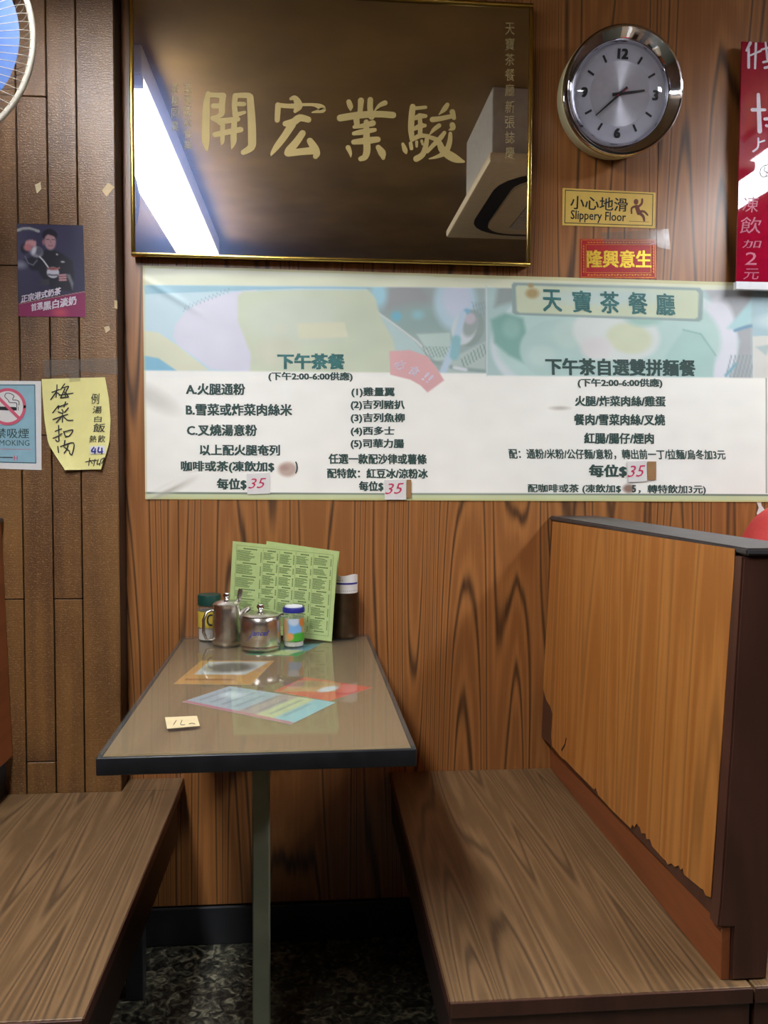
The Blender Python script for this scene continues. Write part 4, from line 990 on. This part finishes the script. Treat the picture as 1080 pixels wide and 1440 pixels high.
# no smoking sticker
ns, nf = sheet('no_smoking_sticker', [(-37, 535), (57.8, 536), (58.5, 661), (-36, 658)], PW, M['paper'], 'pale blue no smoking sticker cut by the left edge of the photo', 'sticker')
patch('blue_field', [(-32, 540.5), (50, 540.5), (51.5, 652), (-31, 650)], frame_fn(PW, 0.0009), M['bluepaper'], ns, 0.0002)
nf = frame_fn(PW, 0.0014)
outline('border', [(-29, 541.5), (49, 541.5), (50.5, 651), (-28, 649)], nf, 0.8, M['ink'], ns)
circ = [(11+24*math.cos(a), 572+24*math.sin(a), 4.2) for a in np.linspace(0, 2*math.pi, 25)]
bm = bmesh.new(); nf2 = frame_fn(PW, 0.0013); bm.faces.new([bm.verts.new(nf2(11+24*math.cos(a), 572+24*math.sin(a))) for a in np.linspace(0, 2*math.pi, 32, endpoint=False)]); bobj('white_disc', bm, M['paper'], ns, True)
nf3 = frame_fn(PW, 0.0016)
strokes('cigarette', [[(-8, 574, 5), (21.5, 575, 5)], [(23.6, 572.5, 0.8), (23.6, 577, 0.8)], [(26, 572.5, 0.8), (26, 577, 0.8)], [(9, 553, 1), (7, 557, 1), (9, 560, 1), (12, 563, 1), (14, 566, 1), (22, 566.5, 1), (24, 568, 1), (24, 572, 1)],
        [(10, 553, 1), (15, 553.5, 1), (20, 557, 1), (18, 562, 1), (24, 563, 1), (27, 565, 1), (27, 570, 1)]], (0, 0), 1, nf3, M['ink'], ns)
nf4 = frame_fn(PW, 0.0020)
strokes('prohibition_ring', [circ, [(-6, 555, 4.4), (28, 589, 4.4)]], (0, 0), 1, nf4, M['pinkred'], ns)
lettering('禁吸煙', nf, (-6.5, 616), (41, 616.5), 14, M['greenink'], ns, 0.006)
lettering('NO SMOKING', nf, (-26, 626.5), (41.7, 627), 8, M['greenink'], ns, 0.0)
strokes('small_print', [[(-22, 631.5, 0.6), (44, 632, 0.6)]], (0, 0), 1, nf, M['pinkred'], ns)
strokes('small_print', [[(-12, 643, 1.3), (18, 643.4, 1.3)]], (0, 0), 1, nf, M['cap'], ns)
strokes('small_print', [[(20.5, 641, 1.2), (20.5, 647, 1.2)], [(24.5, 641, 1.2), (24.5, 647, 1.2)], [(20.5, 644, 1), (24.5, 644, 1)]], (0, 0), 1, nf, M['pinkred'], ns)

# yellow handwritten note, curling off the planks
ny_ = empty('paper_note', tuple(on(105, 600, 1, PW))); tag(ny_, 'yellow handwritten menu note with curled lower corners, taped to the planks', 'note')
Lx = [(533, 58.5), (560, 60), (590, 62.5), (620, 67), (628, 70), (640, 77.5), (650, 84), (660, 91)]
Rx = [(530, 147.5), (560, 153), (590, 155.5), (620, 154), (630, 151.5), (640, 148.5), (650, 145), (660, 142)]
def curl(u, v):
    return 0.0009+0.018*max(0, v-0.55)**1.6*(abs(u-0.55)*2)**1.5+0.006*v*v+0.002*math.sin(u*5+1)*v
def note_pt(u, v, lift=0.0):
    yl = 533+(661-533)*v; yr = 530.5+(660-530.5)*v
    xl = np.interp(yl, [a[0] for a in Lx], [a[1] for a in Lx]); xr = np.interp(yr, [a[0] for a in Rx], [a[1] for a in Rx])
    px, py = xl+(xr-xl)*u, yl+(yr-yl)*u
    return on(px, py, 1, PW-curl(u, v)-lift)
nu, nv = 22, 30
V = [note_pt(i/nu, j/nv) for j in range(nv+1) for i in range(nu+1)]; n0 = len(V)
V += [v+np.array([0, 0.0004, 0]) for v in V]
F = []
for j in range(nv):
    for i in range(nu):
        a = j*(nu+1)+i; F.append((a, a+nu+1, a+nu+2, a+1)); F.append((n0+a, n0+a+1, n0+a+nu+2, n0+a+nu+1))
o = pobj('sheet', V, F, M['noteyellow'], ny_, True)
for p in o.data.polygons: p.use_smooth = True
def note_px(px, py):
    v = min(1, max(0, (py-532)/(660.5-532))); xl = np.interp(py, [a[0] for a in Lx], [a[1] for a in Lx]); xr = np.interp(py, [a[0] for a in Rx], [a[1] for a in Rx])
    u = min(1, max(0, (px-xl)/(xr-xl))); return on(px, py, 1, PW-curl(u, v)-0.0011)
HW = [[(215, 120), (212, 200), (200, 300)], [(140, 230), (250, 190)], [(205, 225), (120, 340)], [(225, 240), (262, 275)], [(330, 105), (270, 190)], [(300, 165), (385, 140)], [(335, 175), (270, 315)], [(270, 315), (390, 300)], [(390, 150), (350, 230), (385, 300)], [(250, 275), (455, 245)], [(330, 230), (345, 290)],
      [(150, 540), (240, 430), (235, 480)], [(215, 460), (375, 400)], [(345, 375), (320, 450)], [(235, 525), (285, 545)], [(290, 490), (310, 525)], [(385, 465), (330, 530)], [(155, 640), (260, 600), (375, 560)], [(300, 540), (297, 680)], [(290, 590), (205, 685)], [(310, 590), (375, 650), (455, 650)],
      [(190, 815), (285, 780)], [(240, 730), (243, 960), (195, 945)], [(160, 920), (230, 890), (290, 850)], [(315, 820), (348, 905)], [(325, 825), (455, 795), (400, 885), (350, 890)],
      [(228, 1045), (240, 1135)], [(335, 955), (320, 1040)], [(270, 1045), (465, 990), (440, 1165), (405, 1140)], [(380, 1015), (365, 1080), (325, 1140)], [(335, 1060), (405, 1115)]]
strokes('handwriting', [[(p[0], p[1], 17) for p in s_] for s_ in HW], (60, 530), 10.67, note_px, M['ink'], ny_)
for ch, b in (('例', (730, 250, 850, 410)), ('湯', (750, 440, 890, 550)), ('白', (775, 590, 885, 680)), ('飯', (760, 700, 940, 830)), ('熱', (705, 880, 810, 985)), ('飲', (830, 875, 940, 985))):
    lettering(ch, note_px, (60+b[0]/10.67, 530+b[3]/10.67), (60+b[2]/10.67, 530+b[3]/10.67-0.3), (b[3]-b[1])/10.67, M['ink'], ny_, 0.004, shear=0.1, name='handwriting')
Vq = [note_px(60+x/10.67, 530+y/10.67) for x, y in ((705, 1040), (935, 1030), (940, 1150), (715, 1160))]
pobj('correction_patch', [v+np.array([0, -0.0001, 0]) for v in Vq], [(0, 1, 2, 3)], M['paper'], ny_, True)
strokes('handwriting', [[(770, 1060), (735, 1115), (795, 1120)], [(790, 1080), (785, 1145)], [(845, 1060), (835, 1125), (900, 1120)], [(890, 1070), (890, 1145)]], (60, 530), 10.67, lambda x, y: note_px(x, y)-np.array([0, 0.0015, 0]), M['blueink'], ny_, 22)
strokes('handwriting', [[(645, 1275), (760, 1250)], [(705, 1220), (690, 1330)], [(715, 1255), (745, 1300)], [(785, 1235), (765, 1335)], [(760, 1260), (810, 1250)], [(835, 1240), (815, 1310), (855, 1300)], [(875, 1240), (855, 1330)], [(885, 1235), (930, 1215), (885, 1300)]], (60, 530), 10.67, note_px, M['ink'], ny_, 13)
# tape over the note and scraps left on the walls
def scrap(name, quad, y, mat, label, cat, th=0.0004):
    P_ = [on(*q, 1, y) for q in quad]; c = sum(P_)/len(P_)
    o = patch(name, quad, frame_fn(y), mat, None, th, world=False)
    o.data.transform(Matrix.Translation((-c[0], -c[1], -c[2]))); o.location = c
    tag(o, label, cat); return o
scrap('sticky_tape', [(60, 506), (165, 504), (166, 527), (114, 522), (62, 531)], PW, M['tape'], 'wide clear tape strip on the planks above the yellow note', 'tape')
scrap('sticky_tape', [(96, 523), (112, 522), (113, 536), (98, 537)], PW-0.0022, M['tape'], 'short clear tape holding the top of the yellow note', 'tape')
scrap('paper_scrap', [(143, 268), (152, 257), (161, 263), (150, 277)], PW, M['scrap'], 'torn cream paper scrap on the planks left of the black sign', 'scrap')
scrap('paper_scrap', [(146, 460), (153, 458), (155, 464), (149, 468)], PW, M['scrap'], 'tiny cream scrap on the planks right of the dark poster', 'scrap')
scrap('paper_scrap', [(49, 260), (57, 256), (58, 266), (52, 272)], PW, M['masking'], 'small faded scrap on the planks above the dark poster', 'scrap')
scrap('paper_scrap', [(161, 422), (165, 423), (165, 435), (161, 433)], PW, M['scrap'], 'narrow cream scrap at the right edge of the plank column', 'scrap')
scrap('plastic_scrap', [(1064, 706), (1070, 704), (1071, 711), (1076, 718), (1068, 731), (1064, 722), (1067, 714)], WY, M['paper'], 'small torn plastic scrap below the menu banner near the right edge', 'scrap')

# ================================================================== THINGS ON THE TABLE
G = TZ+0.0005
def base(px, py): p = on(px, py, 2, TZ); return p
K = 1182.3
# sugar pot
b = base(366.5, 911); sp_ = empty('sugar_pot', (b[0], b[1], G)); tag(sp_, 'squat stainless sugar pot with blue handwriting, frontmost on the table', 'pot')
r = 0.0475
lathe('body', [(0, 0), (r*0.93, 0), (r*0.97, 0.002), (r*0.985, 0.006), (r*0.965, 0.010), (r, 0.013), (r, 0.060), (r*0.985, 0.068), (r*0.93, 0.0745), (r*0.90, 0.0765)], M['steel'], sp_, 64, 30)
lathe('lid', [(r*0.925, 0.0765), (r*0.925, 0.0785), (r*0.88, 0.080), (r*0.5, 0.0850), (r*0.18, 0.0875), (0, 0.0878)], M['steel'], sp_, 64, 30)
lathe('knob', [(0.0055, 0.0872), (0.0045, 0.0895), (0.0085, 0.0945), (0.0095, 0.0985), (0.0075, 0.1030), (0.004, 0.1045), (0, 0.1048)], M['chrome'], sp_, 32)
bm = bmesh.new(); add_tube(bm, [(r*0.86, 0.006, 0.074), (r*1.02, 0.006, 0.076), (r*1.16, 0.006, 0.0775)], [0.004, 0.0045, 0.0055], 12); bobj('hinge_lug', bm, M['chrome'], sp_, False, 40)
# blue name wrapped on the body
def wrap_glyphs(s, r_, ang0, ang1, z0, z1, mat, parent, shear=0.2, bold=0.0, name='handwriting'):
    me = glyphs(s, bold); co = np.empty(len(me.vertices)*3); me.vertices.foreach_get('co', co); co = co.reshape(-1, 3)
    mn_, mx_ = co.min(0), co.max(0); u = (co[:, 0]-mn_[0])/(mx_[0]-mn_[0]); v = (co[:, 1]-mn_[1])/(mx_[1]-mn_[1]); u = u+shear*(v-0.5)
    a = np.radians(ang0+(ang1-ang0)*u); out = np.stack([r_*np.sin(a), -r_*np.cos(a), z0+(z1-z0)*v], 1)
    me.vertices.foreach_set('co', out.ravel()); me.update(); return link(name, me, mat, parent)
wrap_glyphs('Jancel', r+0.0004, -26, 24, 0.033, 0.050, M['blueink'], sp_, 0.2, 0.01)
bm = bmesh.new()
for k in range(8):
    a0 = R(-40+k*2.2); z0 = 0.022+k*0.0016
    a1 = R(-40+(k+1)*2.2); z1 = 0.022+(k+1)*0.0016; rr_ = r+0.0004
    v = [bm.verts.new((rr_*math.sin(a), -rr_*math.cos(a), z)) for a, z in ((a0, z0), (a1, z1), (a1, z1+0.0015), (a0, z0+0.0015))]; bm.faces.new(v)
bmesh.ops.remove_doubles(bm, verts=bm.verts, dist=0.0012); bobj('handwriting', bm, M['blueink'], sp_)
# milk pitcher
b = base(319, 905); mpit = empty('milk_pitcher', (b[0], b[1], G)); tag(mpit, 'tall stainless pitcher with hinged lid, left of the sugar pot', 'pitcher')
r = 0.0345
lathe('body', [(0, 0), (r*0.95, 0), (r, 0.003), (r, 0.012), (r*0.99, 0.060), (r*0.96, 0.086), (r*0.94, 0.092), (r*0.96, 0.094)], M['steel'], mpit, 56, 30)
lathe('lid', [(r*0.99, 0.0945), (r*1.0, 0.097), (r*0.9, 0.1), (r*0.5, 0.1045), (r*0.2, 0.107), (0, 0.1073)], M['steel'], mpit, 56, 30)
lathe('knob', [(0.005, 0.1068), (0.004, 0.109), (0.008, 0.1135), (0.0092, 0.118), (0.0072, 0.1225), (0, 0.1245)], M['chrome'], mpit, 32)
bm = bmesh.new(); add_tube(bm, [(-r*0.95, -0.006, 0.082), (-r*1.35, -0.012, 0.078), (-r*1.55, -0.014, 0.060), (-r*1.55, -0.014, 0.030), (-r*1.35, -0.012, 0.012), (-r*0.95, -0.006, 0.010)], [0.004, 0.005, 0.0055, 0.0055, 0.005, 0.004], 12, 0.7)
bobj('handle', bm, M['steel'], mpit, False, 40)
bm = bmesh.new(); add_tube(bm, [(r*0.9, 0, 0.060), (r*1.25, -0.002, 0.078), (r*1.62, -0.004, 0.0885)], [0.012, 0.009, 0.0055], 14); bobj('spout', bm, M['steel'], mpit, False, 40)
# spoon standing behind the pitcher
s0_ = on(325, 888, 1, -0.098); s1_ = on(338.5, 829, 1, -0.098); s0_[2] = G+0.0005
spn = empty('spoon', tuple(s0_)); tag(spn, 'stainless spoon standing behind the pitcher, its bright handle showing above the lid', 'spoon')
sv = s1_-s0_; ln_ = np.linalg.norm(sv); SP = lambda t, dy=0.0: tuple(sv*t+np.array([0, dy, 0.0015]))
bm = bmesh.new(); add_tube(bm, [SP(0.24), SP(0.55), SP(0.8), SP(0.96), SP(1.0)], [0.001, 0.0011, 0.0014, 0.0016, 0.0012], 12, 3.6); bobj('handle', bm, M['steel'], spn, False, 40)
bm = bmesh.new(); add_tube(bm, [SP(0.0), SP(0.05), SP(0.13), SP(0.2), SP(0.25)], [0.001, 0.003, 0.004, 0.0025, 0.0012], 14, 3.0); bobj('bowl', bm, M['chrome'], spn, False, 50)
# seasoning jar with green lid
b = base(294.5, 899); sj = empty('seasoning_jar', (b[0], b[1], G)); tag(sj, 'small jar with dark green lid and yellow label, leftmost on the table', 'jar')
r = 0.0275
lathe('body', [(0, 0), (r*0.95, 0), (r, 0.003), (r, 0.078), (r*0.92, 0.084), (r*0.85, 0.086)], M['jarplastic'], sj, 40, 35)
lathe('contents', [(0, 0.0022), (r*0.93, 0.0022), (r*0.93, 0.048), (0, 0.052)], M['salt'], sj, 32, 35)
lathe('label_band', [(r*1.012, 0.032), (r*1.012, 0.072)], M['jarlabel_yellow'], sj, 48, 35)
lathe('lid', [(r*0.88, 0.086), (r*1.03, 0.0865), (r*1.03, 0.108), (r*0.98, 0.112), (0, 0.112)], M['greenlid'], sj, 48, 35)
bm = bmesh.new()
for k in range(14):
    a = R(-18+38*0.5*(1-math.cos(k*0.45))); 
def wrapped(pts, r_, mat, parent, w_, name):
    bm = bmesh.new(); P_ = smooth_path([(a, z) for a, z in pts], 5)
    for i in range(len(P_)-1):
        a0, z0 = P_[i]; a1, z1 = P_[i+1]; d = np.array([(a1-a0)*r_*math.pi/180, z1-z0]); l = np.hypot(*d) or 1; n = np.array([-d[1], d[0]])/l*w_/2; da = n[0]/(r_*math.pi/180)
        q = [(a0+da, z0+n[1]), (a1+da, z1+n[1]), (a1-da, z1-n[1]), (a0-da, z0-n[1])]
        bm.faces.new([bm.verts.new((r_*math.sin(R(a)), -r_*math.cos(R(a)), z)) for a, z in q])
    return bobj(name, bm, mat, parent)
bm.free()
wrapped([(28, 0.064), (5, 0.063), (-2, 0.052), (5, 0.041), (28, 0.039)], r*1.03, M['ink'], sj, 0.0045, 'emblem')
wrapped([(-46, 0.036), (40, 0.036)], r*1.03, M['brownink'], sj, 0.0018, 'emblem')
# picture jar with blue lid
b = base(413, 908); pj = empty('spice_jar', (b[0], b[1], G)); tag(pj, 'clear jar with blue lid and colourful farm picture label, right of the sugar pot', 'jar')
r = 0.0248
lathe('body', [(0, 0), (r*0.93, 0), (r, 0.003), (r, 0.070), (r*0.93, 0.078), (r*0.93, 0.081)], M['jarplastic'], pj, 40, 35)
lathe('contents', [(0, 0.002), (r*0.92, 0.002), (r*0.92, 0.012), (0, 0.014)], M['salt'], pj, 32, 35)
lathe('lid', [(r*0.93, 0.0812), (r*1.06, 0.0815), (r*1.06, 0.091), (r*1.0, 0.0935), (0, 0.0935)], M['bluelid'], pj, 48, 35)
lathe('lid_top', [(r*0.85, 0.0937), (r*0.82, 0.0965), (0, 0.097)], M['white'], pj, 40, 35)
Pj = Paint(-90, 0.014, 90, 0.068, 90, 46, (186, 160, 120))
Pj.y = (Pj.y-0.014)/0.054*100
Pj.poly([(-30, 30), (50, 30), (50, 95), (-30, 95)], (120, 170, 220), 6); Pj.ell(5, 90, 30, 20, (190, 200, 216), 10); Pj.ell(-50, 60, 26, 34, (176, 140, 100), 10); Pj.ell(56, 84, 22, 20, (206, 128, 58), 8)
Pj.ell(40, 12, 60, 26, (70, 160, 46), 8); Pj.ell(-16, 22, 20, 16, (216, 146, 84), 8); Pj.ell(-50, 10, 20, 14, (176, 164, 130), 8)
Pj.y = Pj.y/100*0.054+0.014
me_ = Pj.mesh('picture_label', lambda a, z: (b[0]+r*1.015*math.sin(R(a-2)), b[1]-r*1.015*math.cos(R(a-2)), G+z), M['print'], pj)
# green menus
def gmenu(TLp, TRp, BRp, label, text=True):
    TL, TR = on(TLp[0], TLp[1], 1, TLp[2]), on(TRp[0], TRp[1], 1, TRp[2]); BR = on(*BRp, 2, TZ+0.001)
    ux = TR-TL; wd_ = np.linalg.norm(ux); ux /= wd_; uz = TR-BR; uz -= ux*np.dot(uz, ux); h = np.linalg.norm(uz); uz /= h; uy = np.cross(uz, ux)
    c = BR-ux*wd_/2
    t = empty('menu_card', tuple(c)); t.rotation_euler = Matrix((ux, uy, uz)).transposed().to_euler(); tag(t, label, 'menu', 'green menu cards on the table')
    box('card', (-wd_/2, -0.0005, 0.0), (wd_/2, 0.0005, h), M['greenpaper'], t, 0.0)
    if text:
        rnd = random.Random(5); V = []; F = []
        def dash(x, z, w_, hh):
            n = len(V); V.extend([(x, -0.0008, z), (x+w_, -0.0008, z), (x+w_, -0.0008, z+hh), (x, -0.0008, z+hh)]); F.append((n, n+1, n+2, n+3))
        x0, x1, z0, z1 = -wd_/2+0.011, wd_/2-0.010, 0.012, h-0.009; W_ = x1-x0
        for (a_, b_, c_, d_) in ((x0, z1, W_, 0.0006), (x0, z0, W_, 0.0006)): dash(a_, b_, c_, d_)
        for x in (x0, x1): dash(x, z0, 0.0006, z1-z0)
        cols = [0, 0.28, 0.45, 0.62, 0.80, 1.0]
        for k in range(5):
            ca, cb = x0+W_*cols[k]+0.002, x0+W_*cols[k+1]-0.002
            if k: dash(ca-0.002, z0+0.002, 0.0004, z1-z0-0.004)
            z = z1-0.008; sect = 0
            while z > z0+0.006:
                cw = cb-ca; x = ca+cw*0.25
                while x < ca+cw*0.75: dash(x, z, 0.0026, 0.0030); x += 0.0036      # section heading
                z -= 0.005; rows = rnd.randint(5, 9)
                for _ in range(rows):
                    if z < z0+0.004: break
                    x = ca; lim = ca+cw*rnd.uniform(0.45, 0.75)
                    while x < lim: ww = rnd.uniform(0.0011, 0.0022); dash(x, z, ww, 0.0016); x += ww+0.0005
                    dash(cb-0.004, z, 0.003, 0.0015); z -= 0.0030
                z -= 0.004
        pobj('printed_text', V, F, M['greenmenuink'], t)
    return t
M['greenmenuink'] = plain('dark_green_small_print', (84, 110, 62), 0.6)
gmenu((318, 760, -0.040), (465, 775, -0.112), (466.5, 902), 'front green menu card crowded with small print, standing behind the pots')
gmenu((362, 759, -0.030), (464, 773.5, -0.085), (465, 899), 'rear green menu card, only its top corner peeking above the front one', False)
# metal cup with a printed paper
b = base(485, 896.5); b[1] = -0.0375; cp = empty('metal_cup', (b[0], b[1], G)); tag(cp, 'dark bronze metal cup at the back right corner of the table', 'cup')
r = 0.0342
lathe('body', [(0, 0), (r*0.9, 0), (r*0.96, 0.003), (r, 0.012), (r, 0.110), (r*1.02, 0.1115), (r*1.02, 0.1135), (r*0.96, 0.1135), (r*0.955, 0.006), (0, 0.006)], M['cupbrown'], cp, 56, 35)
pc_ = empty('order_slip', (b[0], b[1], G+0.0065)); tag(pc_, 'white curled order slip with a blue stripe, standing in the metal cup', 'paper')
bm = bmesh.new(); rr_ = r*0.94; n = 22; rows = []
for z in (0.02, 0.150, 0.1525):
    rows.append([bm.verts.new((rr_*math.sin(R(-95+190*k/n)), -rr_*math.cos(R(-95+190*k/n)), z+(0.002*math.sin(k*0.5) if z > 0.1 else 0))) for k in range(n+1)])
for a, c in zip(rows[:-1], rows[1:]):
    for k in range(n): bm.faces.new((a[k], a[k+1], c[k+1], c[k]))
bobj('paper', bm, M['paper'], pc_, False, 60)
wrapped([(-70, 0.132), (0, 0.131), (72, 0.131)], rr_+0.0006, M['blueink'], pc_, 0.0045, 'stripe')
for a in range(-64, 66, 9):
    wrapped([(a, 0.113), (a+2.5, 0.113)], rr_+0.0006, M['ink'], pc_, 0.0016, 'printed_text')
for a in (-40, -34, -26, -14): wrapped([(a, 0.139), (a+3, 0.139)], rr_+0.0006, M['ink'], pc_, 0.002, 'printed_text')

# ================================================================== WALL FAN, TOP LEFT
fc = on(-122, 45, 1, -0.50); FRD = 0.2125
fan = empty('wall_fan', (fc[0], PY, fc[2])); tag(fan, 'wall fan with blue blades and a cream wire cage, cut by the top left corner', 'fan')
fo = Vector((fc[0], -0.50, fc[2]))
def fl(v): return Vector(v)-Vector((fc[0], PY, fc[2]))
bm = bmesh.new()
NW = 84
prof = lambda r_: 0.055*(1-(r_/FRD)**2)**0.6 if r_ < FRD else 0.0
for side in (-1, 1):
    for k in range(NW):
        a = 2*math.pi*k/NW; pts = []
        for r_ in (0.045, 0.09, 0.13, 0.17, 0.198, 0.2135):
            tw = a+0.35*(r_-0.045)/0.17
            pts.append(fl((fo.x+r_*math.cos(tw), fo.y+side*(0.004+prof(r_)*(1.0 if side < 0 else 1.1)), fo.z+r_*math.sin(tw))))
        add_tube(bm, pts, 0.00065, 4, 1.0, False)
bobj('cage', bm, M['fanwire'], fan, False, 50)
for nm, rad, rt, yy in (('rim', FRD+0.0005, 0.0056, 0.0),):
    bm = bmesh.new(); n = 96
    add_tube(bm, [fl((fo.x+rad*math.cos(2*math.pi*k/n), fo.y+yy, fo.z+rad*math.sin(2*math.pi*k/n))) for k in range(n)]+[fl((fo.x+rad, fo.y+yy, fo.z)), ], rt, 10, 1.0, False)
    bobj(nm, bm, M['fanwire'], fan, False, 50)
bm = bmesh.new(); r0 = bmesh.ops.create_cone(bm, segments=40, radius1=0.045, radius2=0.040, depth=0.02, cap_ends=True)
bmesh.ops.rotate(bm, verts=bm.verts, matrix=Matrix.Rotation(R(90), 3, 'X')); bmesh.ops.translate(bm, verts=bm.verts, vec=fl((fo.x, fo.y-0.062, fo.z))); bobj('badge', bm, M['fanwire'], fan, False, 40)
for kb in range(3):
    bm = bmesh.new(); n, m = 18, 10; g = []
    a0 = R(-62+kb*120); span = R(112)
    for j in range(m+1):
        r_ = 0.03+(0.188-0.03)*j/m
        row = []
        for i in range(n+1):
            u = i/n; a = a0+span*(0.5+(u-0.5)*(0.55+0.45*math.sin(min(1, j/m*1.4)*math.pi/2)))
            rr_ = r_ if j < m else r_*(1-0.10*abs(2*u-1)**4)
            row.append(bm.verts.new(fl((fo.x+rr_*math.cos(a), fo.y+0.018*(u-0.5)*2*(0.4+0.6*j/m), fo.z+rr_*math.sin(a)))))
        g.append(row)
    for j in range(m):
        for i in range(n): bm.faces.new((g[j][i], g[j][i+1], g[j+1][i+1], g[j+1][i]))
    bmesh.ops.solidify(bm, geom=bm.faces[:], thickness=0.002); bobj('blade', bm, M['fanblue'], fan, False, 50)
bm = bmesh.new(); bmesh.ops.create_cone(bm, segments=40, radius1=0.034, radius2=0.028, depth=0.05, cap_ends=True)
bmesh.ops.rotate(bm, verts=bm.verts, matrix=Matrix.Rotation(R(90), 3, 'X')); bmesh.ops.translate(bm, verts=bm.verts, vec=fl((fo.x, fo.y-0.005, fo.z))); bobj('hub', bm, M['fanblue'], fan, False, 40)
bm = bmesh.new(); add_tube(bm, [fl((fo.x, fo.y+0.062, fo.z)), fl((fo.x, fo.y+0.08, fo.z)), fl((fo.x, fo.y+0.16, fo.z)), fl((fo.x, fo.y+0.19, fo.z))], [0.05, 0.062, 0.058, 0.03], 32); bobj('motor', bm, M['fanwire'], fan, False, 40)
bm = bmesh.new(); add_tube(bm, [fl((fo.x, fo.y+0.15, fo.z-0.05)), fl((fo.x-0.03, fo.y+0.18, fo.z-0.14)), fl((fo.x-0.12, fo.y+0.30, fo.z-0.20)), fl((fo.x-0.20, PY-0.02, fo.z-0.20))], 0.018, 16); bobj('arm', bm, M['fanwire'], fan, False, 40)
b_ = fl((fo.x-0.20, PY, fo.z-0.2)); box('wall_plate', (b_.x-0.05, b_.y-0.022, b_.z-0.07), (b_.x+0.05, b_.y-0.001, b_.z+0.07), M['fanwire'], fan, 0.006)

# ================================================================== UNIDENTIFIED RED THING IN THE NEXT BOOTH, BUILT AS A BAG
bp_ = np.array([1.20, -0.16, TZ+0.0005])
bg = empty('red_rounded_thing', tuple(bp_)); tag(bg, 'rounded red thing of unknown kind, built as a bag, peeking over the teak partition at the right edge', 'bag')
bm = bmesh.new(); bmesh.ops.create_icosphere(bm, subdivisions=4, radius=1.0)
for v in bm.verts:
    c = v.co; s = lambda t, e: math.copysign(abs(t)**e, t)
    v.co = Vector((s(c.x, 0.75)*0.14, s(c.y, 0.75)*0.09, (s(c.z, 0.8)+1)*0.17))
    v.co.z = max(v.co.z, 0.0)
    v.co += Vector((0.004*math.sin(v.co.z*50), 0.003*math.sin(v.co.x*60+v.co.z*30), 0))
bobj('body', bm, M['redcloth'], bg, False, 60)
bm = bmesh.new(); add_tube(bm, [(-0.10, -0.088, 0.06), (-0.09, -0.094, 0.15), (0, -0.096, 0.18), (0.09, -0.094, 0.15), (0.10, -0.088, 0.06)], 0.004, 8); bobj('zip', bm, M['under'], bg, False, 40)
bm = bmesh.new(); add_tube(bm, [(0.02, 0.03, 0.325), (0.03, 0.035, 0.365), (0.06, 0.035, 0.365), (0.07, 0.03, 0.32)], 0.005, 8); bobj('handle', bm, M['under'], bg, False, 40)
